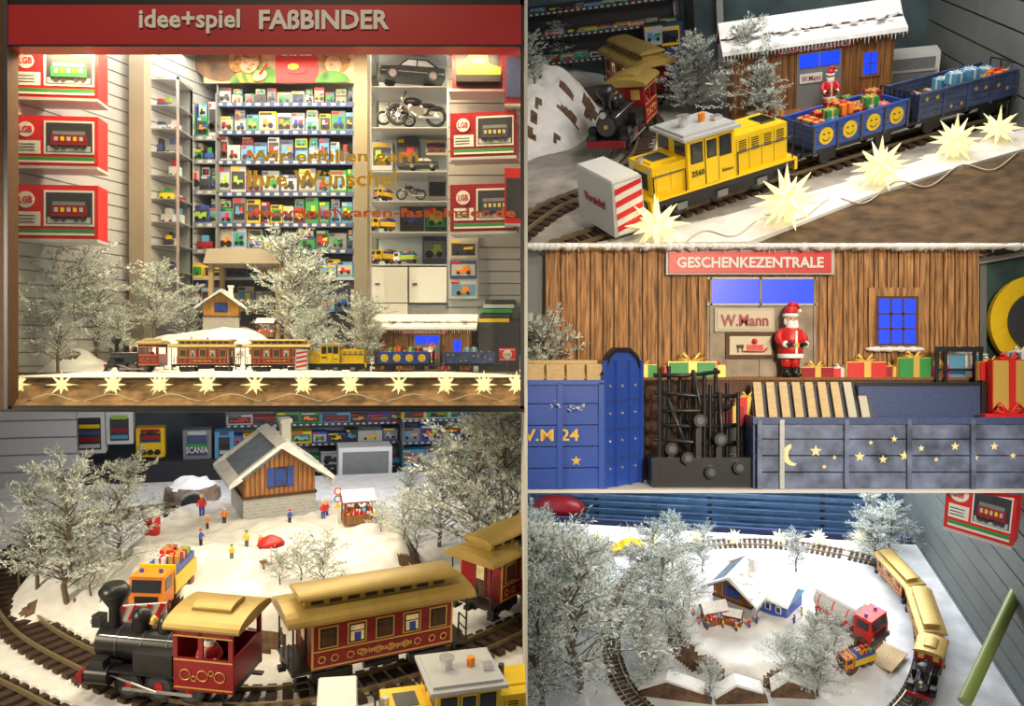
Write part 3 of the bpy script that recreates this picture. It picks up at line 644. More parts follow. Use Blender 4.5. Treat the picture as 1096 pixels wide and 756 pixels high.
def toyshelf(name,P,px0,px1,rows,y,depth,hfrac=.8,seed=1,frame=MGREY,board=None,wr=(14,30),skip=.08,pal=None):
    b=B(); rng=random.Random(seed)
    for i in range(1,len(rows)):
        x0,x1,z0,z1=P.R(px0,px1,rows[i-1],rows[i],y); b.box(x0,x1,y,y+depth,z0-3,z0,board or CYAN); b.box(x0,x1,y-1,y,z0-5,z0+2,board or NAVY)
        for q in range(int((x1-x0)/14)): b.box(x0+14*q+2,x0+14*q+9,y-1.6,y-1,z0-3.5,z0+.5,LGREY)
        x=x0+1; mode=rng.random()
        while x<x1-8:
            w=min(rng.uniform(*wr)*(1.25 if mode<.4 else 1),x1-x-1)
            if w>6 and rng.random()>skip:
                H=(z1-z0)*hfrac*rng.uniform(.55,1)
                toybox(b,x,x+w-1.2,y+2+rng.uniform(0,5),z0,z0+H,depth*.6,rng.choice(pal or BOXC),rng)
                if H<(z1-z0)*.55: toybox(b,x+1,x+w-3,y+6,z0+H,z0+H+(z1-z0)*.3,depth*.5,rng.choice(pal or BOXC),rng)
            elif w>8:
                v=rng.choice(TOYS); b.box(x+1,x+w-2,y+4,y+12,z0+3,z0+(z1-z0)*.35,v); b.box(x+w*.3,x+w*.7,y+5,y+11,z0+3,z0+(z1-z0)*.6,rng.choice(TOYS))
                for q in(.25,.75): b.cyl((x+w*q,y+3,z0+3),(x+w*q,y+13,z0+3),3,BLACK,n=10)
            x+=w
    x0,x1,z0,z1=P.R(px0,px1,rows[0],rows[-1],y); b.box(x0,x1,y+depth,y+depth+2,z0,z1,frame)
    for x in(x0,x1-2): b.box(x,x+2,y,y+depth,z0,z1,frame)
    return put(name,b,P)
COACH=coach_mesh();LOCO=loco_mesh();YLOCO=yloco_mesh();PLOW=plow_mesh();WAG0=wagon_mesh(BLUE,1,0);WAG1=wagon_mesh(NAVY,2,1)
STARM=star_mesh();TREES=[tree_mesh(1),tree_mesh(2,.45,52,11,12),tree_mesh(3,.5,48,11,12,.03)];BUSH=tree_mesh(9,.75,26,8,12,.05)
SHED=shed_mesh();HOUSE=house_mesh(ORANGEW);HOUSEY=house_mesh(ORANGEY);PERS=[person_mesh(RED,BLUE,YEL),person_mesh(BLUE,BLACK,RED),person_mesh(YEL,NAVY,GREEN),person_mesh(ORANGE,BLACK,WHITE)]
TRK1=truck_mesh(ORANGE,YEL,'tip');TRK2=truck_mesh(RED,LGREY,'tank');CARB=car_mesh(BLACK);MOTO=moto_mesh();STALL=stall_mesh();UMB=umbrella_mesh();SIGN=sign_mesh();POST=post_mesh()
TRK3=truck_mesh(YEL,YEL,'tip');TRKG=truck_mesh(WHITE,LIME,'tip')
SAN=B();santa_into(SAN,(0,0,0),1);SANM=SAN.mesh('santa')
def tree(P,px,py,h,v=None):
    return std('frosted_tree',TREES[v if v is not None else random.randrange(3)],P,px,py,h)
# ------------------------------------------------------------------ dividers between compartments
b=B(); b.box(13.3,16.7,900,2300,-1200,1100,BOARD); put('display_partition',b,W0)
b=B(); b.box(-2000,13.3,900,2300,-63.4,-60.4,BOARD); b.box(-2000,13.3,899,901,-63,-60,BLACK); put('trim_1',b,W0)
b=B(); b.box(16.7,900,900,1004,-150,-146.4,BOARD); put('trim_2',b,W0)
b=B(); b.box(16.7,900,996,1000,127.5,130.5,BOARD); put('trim_3',b,W0)
# ================================================================== 1  shop window front
b=B(); x0,x1,z0,z1=P1.R(8,558,5,48,-60); b.box(x0,x1,-60,-30,z0,z1,FRED); b.box(-760,13,-58,-30,z1,z1+60,BLACK); b.box(x0,x1,-61,-59,z0-2,z0,BLACK)
cc=P1.V(203,23,-61); b.text('idee+spiel',(cc.x,-61,cc.z),108,26,WHITE,0,.022)
cc=P1.V(347,21,-61); b.text('FAßBINDER',(cc.x,-61,cc.z),139,21,WHITE,0,.03); put('shop_sign',b,P1)
b=B(); x0,x1,z0,z1=P1.R(-60,8,0,440,-60); b.box(x0,x1,-60,-40,z0,z1+60,WOODD); x0,x1,z0,z1=P1.R(4,8,0,440,-61); b.box(x0,x1,-61,-60,z0,z1,IRON)
x0,x1,z0,z1=P1.R(557,563,0,440,-58); b.box(x0,x1,-58,-44,z0,z1+50,CHAR); x0,x1,z0,z1=P1.R(-10,562,434.5,439,-58); b.box(x0,x1,-58,-50,z0,z1,BLACK); put('window_frame',b,P1)
b=B(); x0,x1,z0,z1=P1.R(8,556,48,436,-50); b.box(x0,x1,-50,-49.5,z0,z1,GLASS)
DEC=mat('decal_gold',(.85,.52,.04),.4); DECR=mat('decal_red',(.75,.14,.02),.4)
for t,a,bb,py,h,m in(('Wir erfüllen gern',265,448,169,17,DEC),('Ihre Wünsche!',265,425,191,18,DEC),('www.spielwaren-fassbinder.de',262,552,229,13,DECR)):
    q=P1.V((a+bb)/2,py,-52); b.text(t,(q.x,-52,q.z),(bb-a)*1.008,h,m,0,.02)
put('window_1',b,P1)
b=B(); b.box(-1000,13,380,388,-34,470,mat('shop_back',(.28,.26,.22),.6,var=.3,scale=.01)); put('wall_back',b,P1)
b=B(); b.box(-1000,13,-30,390,468,474,WHITE)
for x in(-600,-380,-150): b.box(x,x+60,60,200,465,468,LGREY)
put('ceiling',b,P1)
b=B(); b.box(-1000,13,-14,390,-34,0,SNOW); b.ext([(-50,-33),(-50,-31.5),(-14,-.5),(-10,-.5),(-10,-33)],'x',-1000,13,BROWN); put('display_deck',b,P1)
mound('snow_bank',P1,-268,-16,300,16,5,3,.6,amp=.5)
b=B(); b.M=Matrix.Translation((-572,0,0))@Matrix.Rotation(math.radians(70),4,'Z'); slatwall(b,-20,380,0,-5,460,16,SLAT); put('wall_left',b,P1)
def trainbox(P,rect,y,seed,rz=.12,body=RED):
    x0,x1,z0,z1=P.R(*rect,y); w=x1-x0;h=z1-z0; b=B(); rng=random.Random(seed)
    b.box(-w/2,w/2,0,w*.3,0,h,body); b.box(-w/2+.02*w,w/2-.02*w,-.6,0,h*.05,h*.95,body); b.box(-w*.44,w*.46,-1.0,0,h*.12,h*.18,GREEN); b.box(-w*.44,w*.46,-1.0,0,h*.07,h*.11,WHITE)
    b.box(-w*.1,w*.46,-1.2,0,h*.24,h*.9,WHITE); b.box(-w*.075,w*.44,-1.5,0,h*.28,h*.86,CHAR); b.box(-w*.06,w*.42,-1.7,0,h*.29,h*.4,LGREY)
    b.box(-w*.02,w*.38,-2.4,-1.2,h*.42,h*.62,rng.choice([DRED,GREEN,IRON])); b.box(w*.0,w*.36,-2.6,-1.2,h*.62,h*.69,MGREY); b.box(-w*.02,w*.38,-2.6,-1.2,h*.37,h*.41,BLACK)
    for q in range(5): b.box(w*(.02+.07*q),w*(.06+.07*q),-2.8,-1.2,h*.5,h*.58,YEL if q%2 else LGREY)
    for q in(.04,.12,.26,.34): b.cyl((w*q,-2.6,h*.37),(w*q,-1.2,h*.37),h*.05,IRON,n=10)
    b.cyl((-w*.3,-1.6,h*.72),(-w*.3,0,h*.72),h*.15,WHITE,n=20); b.text('LGB',(-w*.3,-1.8,h*.72),w*.15,h*.13,RED,0,.02); b.box(-w*.44,-w*.14,-1,0,h*.24,h*.5,WHITE)
    for i in range(3): b.box(-w*.42,-w*.2,-1.3,-1,h*(.30+.06*i),h*(.315+.06*i),BLACK)
    put('toy_train_box',b,P,((x0+x1)/2,y,z0),rz,1)
    s=B(); s.box(-w*.5,w*.5,-2,w*.35,-3,0,LGREY); put('shelf_bracket',s,P,((x0+x1)/2,y,z0),rz,1)
for i,(a,c) in enumerate(((51,105),(124,178),(198,256))): trainbox(P1,(11,103,a,c),10,i,.1)
for i,(a,c) in enumerate(((120,168),(197,248))): trainbox(P1,(481,553,a,c),20,i+5,-.15,DRED)
b=B(); x0,x1,z0,z1=P1.R(484,538,50,96,30); b.box(x0,x1,30,60,z0,z1,DRED); b.box(x0+4,x1-4,29,30,z0+5,z1-5,CHAR); q=P1.V(512,74,20); b.ext([(q.x-24,q.z-6),(q.x-24,q.z+4),(q.x-10,q.z+16),(q.x+10,q.z+16),(q.x+12,q.z+6),(q.x+26,q.z+2),(q.x+26,q.z-6)],'y',20,29,YEL); b.box(q.x-7,q.x+7,19,20,q.z+6,q.z+14,DARKW)
b.box(q.x-26,q.x+26,18,29,q.z-15,q.z-7,BLACK)
b.box(x0-4,x1+4,26,60,z0-3,z0,LGREY); put('toy_excavator_box',b,P1)
b=B(); x0,x1,z0,z1=P1.R(480,575,48,380,90); slatwall(b,x0,x1,90,z0,z1,15,SLAT); put('wall_right',b,P1)
b=B(); x0,x1,z0,z1=P1.R(540,557,50,112,10); b.box(x0,x1,10,30,z0,z1,DRED); b.box(x0+2,x1,8,10,z0+8,z1-12,NAVY); b.box(x0,x1,6,30,z0-2.5,z0,LGREY)
x0,x1,z0,z1=P1.R(540,557,180,240,10); b.box(x0,x1,10,30,z0,z1,RED); b.box(x0+2,x1,8,10,z0+8,z1-12,CHAR); b.box(x0,x1,6,30,z0-2.5,z0,LGREY)
put('toy_package_row',b,P1)
b=B(); x0,x1,z0,z1=P1.R(138,154,48,330,150); b.box(x0,x1,150,172,0,z1+60,BEIGE); put('column',b,P1)
b=B(); x0,x1,z0,z1=P1.R(379,393,48,330,60); b.box(x0,x1,60,80,0,z1+60,BEIGE); put('column',b,P1)
def showcase(P,px0,px1,py0,py1,y,d,rows,back,seed,items=True,glow=0):
    b=B(); x0,x1,z0,z1=P.R(px0,px1,py0,py1,y)
    for x in(x0,x1-3):
        for yy in(y,y+d): b.box(x,x+3,yy,yy+3,z0,z1,SILV)
    for z in(z0,z1-4): b.box(x0,x1,y,y+d,z,z+4,SILV)
    b.box(x0,x1,y+d,y+d+1,z0,z1,back); rng=random.Random(seed)
    for r in rows:
        z=P.V(px0,r,y).z; b.box(x0,x1,y+1,y+d,z-1.2,z,SILV if glow==0 else LGREY)
        if items:
            for yy in(12,26):
                x=x0+6
                while x<x1-16:
                    w=rng.uniform(8,20)
                    if rng.random()<.85:
                        h=rng.uniform(8,24); m=rng.choice(BOXC); b.box(x,x+w,y+yy,y+yy+12,z,z+h*.6,m); b.box(x+w*.3,x+w*.8,y+yy+1,y+yy+11,z+h*.6,z+h,rng.choice(TOYS))
                        for q in(.2,.8): b.cyl((x+w*q,y+yy-1,z+2),(x+w*q,y+yy+13,z+2),2.4,BLACK,n=8)
                    x+=w+rng.uniform(1,4)
    put('glass_showcase',b,P)
WB=mat('showcase_back',(.50,.53,.48),.5,emit=.08,ecol=(.9,1,.9))
showcase(P1,106,191,82,345,200,50,(112,137,162,187,212,237,262,290),MGREY,2)
showcase(P1,395,481,50,330,110,60,(92,136,183,215,248,283),WB,3,False,1)
def inpx(name,me,P,px,py,wpx,y,uw,rz=0,bevel=0):
    l=P.V(px,py,y); k=wpx*P.upp(l)/uw; return put(name,me,P,l,rz,k)
inpx('model_car',CARB,P1,440,91,70,135,18.4,.25)
inpx('model_motorcycle',MOTO,P1,446,135,60,130,19,.2); inpx('model_motorcycle',MOTO,P1,424,135,40,150,19,.3)
inpx('model_truck',TRK3,P1,412,282,30,128,20,.6); inpx('model_truck',TRKG,P1,434,282,26,128,20,-.3); inpx('model_truck',TRK3,P1,410,247,28,130,20,.4); inpx('model_motorcycle',MOTO,P1,440,214,30,130,19,.1); inpx('model_car',CARB,P1,452,182,34,130,18)
inpx('model_truck',TRK3,P1,410,214,24,130,20,.9)
b=B(); rng=random.Random(12)
for rr in((452,478,252,282),(425,448,148,178),(398,420,152,182),(458,478,190,214),(428,452,222,247),(455,478,222,247),(456,478,150,166)):
    x0,x1,z0,z1=P1.R(*rr,145); toybox(b,x0,x1,145,z0,z1,20,rng.choice([LGREY,CHAR,CREAMB,NAVY]),rng)
put('toy_package_row',b,P1)
b=B()
for rr in((398,436,286,324),(438,478,286,324),(398,436,325,345)):
    x0,x1,z0,z1=P1.R(*rr,105); b.box(x0,x1,105,150,z0,z1,WHITE); b.box(x0+4,x0+10,104,105,(z0+z1)/2,(z0+z1)/2+2,IRON)
put('storage_cabinet',b,P1)
b=B(); x0,x1,z0,z1=P1.R(480,512,250,320,80); b.box(x0,x1,80,120,z0,z1,LGREY)
for i in range(3): toybox(b,x0+2,x1-2,78,z0+i*25,z0+i*25+22,3,[LGREY,NAVY,CREAMB][i],rng)
put('toy_package_row',b,P1)
b=B()
for i in range(5): b.box(P1.V(512,330,60).x+2*i,P1.V(545,330,60).x+2*i,60-i,100,P1.V(0,345-5*i,60).z,P1.V(0,341-5*i,60).z,[YEL,CHAR,GREEN,LGREY,CHAR][i])
b.box(P1.V(512,0,60).x,P1.V(556,0,60).x,58,110,0,P1.V(0,345,60).z,CHAR); put('side_counter',b,P1)
toyshelf('toy_shelf',P1,232,379,(90,111,141,173,207,240,268,300),290,40,.9,5,MGREY,NAVY,(14,22),.06)
toyshelf('toy_shelf',P1,190,232,(100,147,172,205,240,268,300),280,45,.85,8,MGREY,MGREY,(12,22),.1)
b=B()
for i in range(12):
    a=P1.V(158+4.5*i,88,340); b.box(a.x,a.x+3.2,340,346,a.z,a.z+38,LGREY)
put('radiator',b,P1)
# poster with a drawing child
b=B(); x0,x1,z0,z1=P1.R(218,379,47,89,285); b.box(x0,x1,285,290,z0,z1,mat('poster_warm',(.50,.30,.16),.5,var=.6,scale=.03)); w=x1-x0;h=z1-z0
def disc(cx,cz,r,m,o,sx=1,rot=0):
    pts=[]
    for i in range(28):
        t=2*math.pi*i/28; a=r*sx*math.cos(t);c_=r*math.sin(t); pts.append((cx+a*math.cos(rot)-c_*math.sin(rot),min(max(cz+a*math.sin(rot)+c_*math.cos(rot),z0),z1)))
    b.ext(pts,'y',285-o-.5,285-o,m)
HAIR=mat('blond',(.36,.17,.05),.7,var=.6,scale=.15); SKP=mat('poster_skin',(.62,.34,.2),.6,var=.2,scale=.08); SKP2=mat('poster_skin_shade',(.40,.18,.10),.6,var=.2,scale=.1); STRP=mat('poster_green',(.10,.26,.04),.6,var=.5,scale=.05)
disc(x0+w*.12,z0+h*.55,h*.5,mat('poster_dark',(.16,.08,.04),.6,var=.6,scale=.05),.3,1.4)
disc(x0+w*.34,z0+h*.05,h*.36,STRP,.8,1.8,.2)
for i in range(6): disc(x0+w*(.26+.03*i),z0+h*.10,h*.26,[ORANGE,STRP][i%2],1+.2*i,.35,.5)
disc(x0+w*.28,z0+h*.66,h*.34,HAIR,2.6,1.25,-.3); disc(x0+w*.22,z0+h*.5,h*.24,HAIR,2.7,.8,.2)
disc(x0+w*.305,z0+h*.5,h*.27,SKP,3.2,.88,-.35); disc(x0+w*.29,z0+h*.78,h*.16,HAIR,3.8,1.8,-.35); disc(x0+w*.235,z0+h*.56,h*.11,HAIR,3.8,.7,.2)
for q,zz in((.285,.50),(.335,.45)): disc(x0+w*q,z0+h*zz,h*.022,SKP2,4.4,2.2,-.3)
disc(x0+w*.315,z0+h*.42,h*.03,SKP2,4.4,.8); disc(x0+w*.305,z0+h*.33,h*.022,RED,4.4,2.2,-.3)
disc(x0+w*.38,z0+h*.16,h*.12,SKP,4.4,1.6,.4); b.tube([(x0+w*.38,279,z0+h*.2),(x0+w*.43,279,z0+h*.46)],1.4,RED,6)
disc(x0+w*.88,z0+h*.58,h*.34,HAIR,1,1.1,.3); disc(x0+w*.865,z0+h*.46,h*.23,SKP,2,.9,.3); disc(x0+w*.86,z0+h*.03,h*.27,STRP,2.5,1.6); disc(x0+w*.85,z0+h*.45,h*.022,SKP2,3,2.2)
b.box(x0+w*.48,x0+w*.76,283,285,z0,z1,RED); b.text('siku',(x0+w*.62,282,z0+h*.8),w*.2,h*.24,WHITE,0,.03); disc(x0+w*.62,z0+h*.32,h*.1,DRED,3,2.6); disc(x0+w*.6,z0+h*.4,h*.08,YEL,3.6,1.8)
put('toy_poster',b,P1)
b=B(); x0,x1,z0,z1=P1.R(217,300,266,282,200); b.ext([(x0,z0),(x1,z0),(x1-6,z1),(x0+6,z1)],'y',200,270,mat('canopy_tan',(.5,.44,.34),.6))
for x in(x0+4,x1-10): b.box(x,x+6,210,216,0,z0,WOODL); b.box(x,x+6,255,261,0,z0,WOODL)
put('station_canopy',b,P1)
b=B(); x0,x1,z0,z1=P1.R(155,400,300,402,270); b.box(x0,x1,270,290,0,z1,CHAR); b.box(x0,x1,266,294,z1,z1+4,LGREY)
rng=random.Random(44); x=x0+5
while x<x1-30: w=rng.uniform(18,34); toybox(b,x,x+w,268,z1+4,z1+4+rng.uniform(14,30),14,rng.choice(BOXC),rng); x+=w+2
x=x0+5
while x<x1-30: w=rng.uniform(18,34); toybox(b,x,x+w,264,z1-46,z1-46+rng.uniform(24,40),5,rng.choice(BOXC),rng); x+=w+2
put('sales_counter',b,P1)
mound('snow_hill',P1,-395,150,160,90,58,2,.8,rock=1.5); mound('snow_hill',P1,-600,90,120,70,40,5,.8,rock=1.4); mound('snow_hill',P1,-200,150,190,80,20,7,.6); mound('snow_bank',P1,-430,40,130,30,14,8,.7)
l=P1.V(238,341,150); put('toy_house',HOUSEY,P1,(l.x,150,P1.height(l.x,145)-2),.25,50*P1.upp(l)/22)
inpx('loading_shed',SHED,P1,455,402,112,75,38,-.03)
k1=2.42
track(P1,[Vector((-640,0,0)),Vector((-300,0,0)),Vector((12,0,0))],k1)
def p1t(name,me,px,rz=0,y=0,k=k1):
    l=P1.V(px,402,y); put(name,me,P1,(l.x,y,1.3*k1),rz,k)
p1t('steam_locomotive',LOCO,146,k=2.55); p1t('passenger_coach',COACH,221,k=2.38); p1t('passenger_coach',COACH,299,k=2.38); p1t('snow_plow_wagon',PLOW,327,0,-2); p1t('diesel_locomotive',YLOCO,361); p1t('gift_wagon',WAG0,433); p1t('gift_wagon',WAG1,503)
for i,px in enumerate((18,66,121,171,222,273,325,375,427,477,518,553)):
    l=P1.V(px,412,-32); put('star_lantern',STARM,P1,l,i*.4,15)
b=B(); pts=[]
for i in range(60):
    l=P1.V(5+i*9.3,426+4*math.sin(i*.9),-44); pts.append(tuple(l))
b.tube(pts,.6,CREAMB,4); put('lantern_cable',b,P1)
random.seed(21)
for px,py,h,y in((40,398,168,60),(82,398,130,90),(16,400,130,40),(105,392,95,110),(60,398,150,110),(165,372,80,130),(200,352,70,190),(310,352,128,150),(335,350,104,190),(352,398,50,60),(330,392,60,100),(392,398,80,40),(128,400,55,40),(62,400,86,30),(398,370,70,120)):
    l=P1.V(px,min(py,402),y); put('frosted_tree',TREES[random.randrange(3)],P1,(l.x,y,P1.height(l.x,y)-1),random.uniform(0,6),h*P1.upp(l))
inpx('red_signboard',SIGN,P1,543,402,18,10,8)
for i,px in enumerate((205,222,247,268,282,300,320)):
    l=P1.V(px,350,95); put('miniature_person',PERS[i%4],P1,(l.x,95,P1.height(l.x,95)-.5),.3*i,2.2)
l=P1.V(257,352,90); put('garden_umbrella',UMB,P1,(l.x,90,P1.height(l.x,90)),0,1.8)
l=P1.V(285,338,140); put('market_stall',STALL,P1,(l.x,140,P1.height(l.x,140)-1),0,2.2)
l=P1.V(152,372,100); put('road_truck',TRK1,P1,(l.x,60,P1.height(l.x,60)),.5,1.8)
# ================================================================== 2  yellow train view
g=P2.G
yb=g(830,66).y
b=B(); b.box(-1500,1400,-300,yb+300,-8,0,mat('pale_base',(.36,.33,.30),.8,var=.4,scale=.02,bump=.3)); put('display_deck',b,P2)
b=B(); b.box(-1600,1900,yb,yb+8,0,900,mat('dark_teal_back',(.10,.15,.17),.3,var=.6,scale=.008)); put('wall_back',b,P2)
b=B()
for px in(727,741,772): 
    l=P2.V(px,60,yb-30); b.box(l.x-7,l.x+7,yb-30,yb-16,0,700,LGREY if px!=741 else BLACK)
put('window_frame',b,P2)
k2=7.6*P2.upp(g(760,215))/P2.upp(Vector((0,0,0)))*.80
tp=[(590,272),(655,250),(770,212),(900,172),(1010,141),(1110,114)]
track(P2,[g(*p) for p in tp],k2)
track(P2,[g(*p) for p in((540,262),(590,226),(640,205),(678,180),(692,158),(690,130),(650,105))],k2)
along('snow_plow_wagon',PLOW,P2,g(634,260),g(684,244),k2*1.08,1.4*k2,.1)
along('diesel_locomotive',YLOCO,P2,g(678,245),g(838,194),k2*1.1,1.4*k2,.12)
along('gift_wagon',WAG0,P2,g(852,186),g(952,156),k2*.95,1.4*k2,.1)
along('gift_wagon',WAG1,P2,g(962,153),g(1062,126),k2*.98,1.4*k2,.1)
l=g(862,118); put('loading_shed',SHED,P2,l,.16,178*P2.upp(l)/39)
along('steam_locomotive',LOCO,P2,g(650,176),g(686,140),k2*.97,1.4*k2)
along('passenger_coach',COACH,P2,g(712,128),g(660,98),k2*.95,1.4*k2)
c=g(545,140); mound('snow_hill',P2,c.x,c.y,190,240,105,4,.6,rock=1.9,amp=.3)
c=g(735,150); mound('snow_bank',P2,c.x,c.y,90,130,14,6,.8)
c=g(600,85); mound('snow_bank',P2,c.x,c.y,160,130,34,16,.8)
b=B(); A=[g(*p) for p in((640,264),(760,240),(900,201),(1000,172),(1110,138),(1110,160),(1010,188),(930,214),(860,242),(800,264))]
b.ext([(p.x,p.y) for p in A],'z',0,7,SNOW); put('snow_ledge',b,P2)
for i,(px,py,r) in enumerate(((700,258,30),(790,240,30),(880,216,30),(960,190,30),(1040,166,30))):
    c=g(px,py); mound('snow_bank',P2,c.x,c.y,70,26,12,i+20,.8,n=30)
b=B(); A=[g(*p) for p in((790,272),(862,243),(932,215),(1011,189),(1120,159),(1130,272))]
b.ext([(p.x,p.y) for p in A],'z',0,5,BROWN3); put('brown_fabric_bank',b,P2)
for px,py,r in((705,254,30),(842,229,34),(941,191,28),(1020,163,25),(1066,148,21)):
    l=g(px,py+r*.4,0); k=r*P2.upp(l)*1.08; put('star_lantern',STARM,P2,(l.x,l.y,k*.75+4),.3+px,k)
b=B(); pts=[]
for i in range(60):
    t=i/59; px=700+390*t; py=258-100*t+7*math.sin(i*.6); l=g(px,py+10,8); pts.append(tuple(l))
b.tube(pts,1.3,CREAMB,5); put('lantern_cable',b,P2)
random.seed(5)
for px,py,h,v in((805,132,100,1),(822,138,70,0),(748,118,76,2),(735,122,60,0),(580,60,70,2),(1060,124,50,0),(610,72,60,0),(572,90,50,1),(600,50,70,1)): tree(P2,px,py,h,v)
l=g(1076,130); put('red_signboard',SIGN,P2,l,-.2,52*P2.upp(l)/13)
b=B(); l=g(972,92); b.M=Matrix.Translation(l); b.box(-50,50,-10,40,0,62,WHITE); b.box(-42,42,-12,-8,8,54,MGREY); b.box(-46,46,-14,-8,29,33,LGREY); put('display_cube',b,P2)
b=B(); a=g(1000,78); c=g(1130,160); d=(c-a); b.M=Matrix.Translation(a)@Matrix.Rotation(math.atan2(d.y,d.x),4,'Z'); slatwall(b,-60,d.length+200,0,0,700,46,SLATD,BLACK,6); put('wall_right',b,P2)
toyshelf('toy_shelf',P2,566,726,(-10,16,42,70),yb-50,35,.85,12,CHAR,CHAR,(20,44),.1)
b=B(); rng=random.Random(2)
for px in(700,718,790):
    l=P2.V(px,26,yb-90); b.box(l.x-26,l.x+24,yb-90,yb-60,0,l.z,rng.choice([CHAR,NAVY])); toybox(b,l.x-22,l.x+18,yb-94,l.z-44,l.z-4,20,rng.choice(BOXC),rng)
put('toy_display_stand',b,P2)
# ================================================================== 3  gift depot close-up
b=B(); x0,x1,z0,z1=P3.R(584,1048,262,524,0); b.box(x0,x1,0,8,0,276,WOODD); x=x0; rng=random.Random(6)
while x<x1:
    w=rng.uniform(13,20); e=min(x+w,x1); b.box(x,e-1.6,-3,0,0,276,WOODV3); b.box(x+w*.3,x+w*.42,-5,-3,0,276,WOODV3); x=e
def pr(a,c,d,e,y0,y1,m):
    q=P3.R(a,c,d,e,y0); b.box(q[0],q[1],y0,y1,q[2],q[3],m)
pr(748,874,296,404,-7,-2,WOODV3); pr(757,872,322,404,-8,-5,mat('grey_board',(.30,.24,.17),.6,var=.3,scale=.05)); pr(762,813,299,325,-9,-5,BLUEE); pr(816,871,299,325,-9,-5,BLUEE)
for z in(297,325): pr(757,875,z,z+2,-10,-6,LGREY)
for x in(760,813,871): pr(x,x+2.5,297,404,-10,-6,_m['grey_board'])
CREAM=mat('cream',(.62,.55,.40),.6)
pr(765,829,330,355,-11,-7,CREAMB); pr(768,826,333,352,-12,-8,CREAM); q=P3.V(797,343,-13); b.text('W.Mann',(q.x,-13,q.z),56,14,DRED,0,.02)
pr(777,830,356,384,-11,-7,WOODD); pr(781,826,360,380,-12,-8,CREAM)
q=P3.V(805,371,-13); b.box(q.x-6,q.x+13,-13.5,-12,q.z-4,q.z+2,RED); b.tube([(q.x-10,-13,q.z-6),(q.x+14,-13,q.z-6),(q.x+18,-13,q.z-2)],1,RED,4); b.sph((q.x+3,-13,q.z+6),3.5,RED,n=8); b.box(q.x-18,q.x-10,-13.5,-12,q.z-2,q.z+2,WOODD)
for d in(-17,-12): b.box(q.x+d,q.x+d+1.2,-13.5,-12,q.z-7,q.z-1,WOODD)
pr(930,988,308,377,-7,-2,WOODV3); pr(938,983,317,370,-8,-5,WOODD); pr(941,980,320,368,-9,-6,BLUEE)
for px in(953,966): pr(px,px+2,320,368,-10,-7,WOODD)
for py in(335,351): pr(941,980,py,py+2,-10,-7,WOODD)
for i in range(9): q=P3.V(932+6.5*i,374,-9); b.sph((q.x,-8,q.z),5.5,SNOWF,1.2,1,.45+.2*(i%2),8)
put('gift_depot_wall',b,P3)
b=B(); pr(713,893,266,294,-12,-4,LGREY); pr(716,890,269,292,-14,-6,RED); q=P3.V(803,280,-15); b.text('GESCHENKEZENTRALE',(q.x,-15,q.z-1),172,13,WHITE,0,.03); put('depot_sign',b,P3)
b=B(); rng=random.Random(9)
for i in range(90):
    q=P3.V(566+6.0*i,263,-22); b.sph((q.x,-20,q.z-1),5,SNOWF,1.2,1.6,.4+.7*rng.random(),7)
    if rng.random()<.4: b.cyl((q.x,-20,q.z),(q.x,-20,q.z-rng.uniform(4,9)),1.2,SNOWF,r1=.2,n=5)
put('snowy_roof_eave',b,P3)
b=B(); b.box(20,1000,20,24,0,272,mat('side_teal',(.06,.12,.12),.3,var=.6,scale=.02)); q=P3.R(1049,1056,262,524,10); b.box(q[0],q[1],10,14,0,272,SLATD); q=P3.R(564,584,262,524,12); b.box(q[0]-20,q[1],12,16,0,272,SLATD); put('wall_back',b,P3)
b=B(); q=P3.V(1108,345,6); b.cyl((q.x,2,q.z),(q.x,10,q.z),56,YEL,n=40); b.cyl((q.x,-1,q.z),(q.x,4,q.z),36,CHAR,n=30); b.box(q.x-3,q.x+3,4,9,0,q.z,IRON); put('yellow_display_disc',b,P3)
b=B(); q=P3.R(584,1110,404,524,-30); b.box(q[0],q[1],-32,-3,0,q[3]-3,WOODD); b.box(q[0],q[1],-34,-3,q[3]-3,q[3],WOODV)
put('loading_platform',b,P3); pz=q[3]
q=P3.V(846,404,-24); put('santa_figure',SANM,P3,(q.x,-24,pz),.15,8.1)
b=B(); rng=random.Random(11)
for px,w,h,y,gi in((740,54,17,-22,2),(722,26,13,-16,0),(873,38,11,-22,8),(926,44,17,-24,0),(900,26,10,-14,4),(978,40,22,-20,2),(1034,44,26,-16,7),(1004,22,14,-20,5),(765,22,14,-16,1),(690,26,14,-20,2),(660,26,14,-20,8),(955,22,12,-14,8)):
    q=P3.V(px,404,y); g0=GIFT[gi]; gift(b,(q.x,y,pz),w,12,h,g0[0],g0[1],rng.uniform(-.08,.08))
put('gift_pile',b,P3)
for i,(px,hh) in enumerate(((562,150),(572,190))):
    q=P3.V(px,400,-14); put('frosted_tree',TREES[i%3],P3,(q.x,-16,0),i,hh)
b=B()
b.M=Matrix.Translation((P3.V(646,524,-92).x,-92,0))@Matrix.Rotation(math.radians(6),4,'Z')
for i in range(5): b.box(-130,0,0,3.5,i*23,i*23+22,BLUE)
for x in(-3,-48,-95): b.box(x-3,x+3,-3,1,0,114,BLUE)
b.box(-130,2,-3,5,112,117,BLUE); b.box(-130,-2,4,46,96,119,WOODD)
for i in range(6): b.box(-130,-4,4+2*i,40,118+3.4*i,121+3.4*i,WOODL)
for i in range(6): b.box(-128+22*i,-109+22*i,1,10,117,134,WOODL)
b.text('W.M 24',(-62,-1,58),70,13,GOLD,0,.02)
for x in(-88,-30): star2(b,x,-.5,30,6,-1)
b.M=b.M@Matrix.Rotation(math.radians(38),4,'Z')
b.ext([(-2,0),(-2,124),(8,142),(20,149),(44,149),(58,140),(66,123),(66,0)],'y',0,4,BLUE)
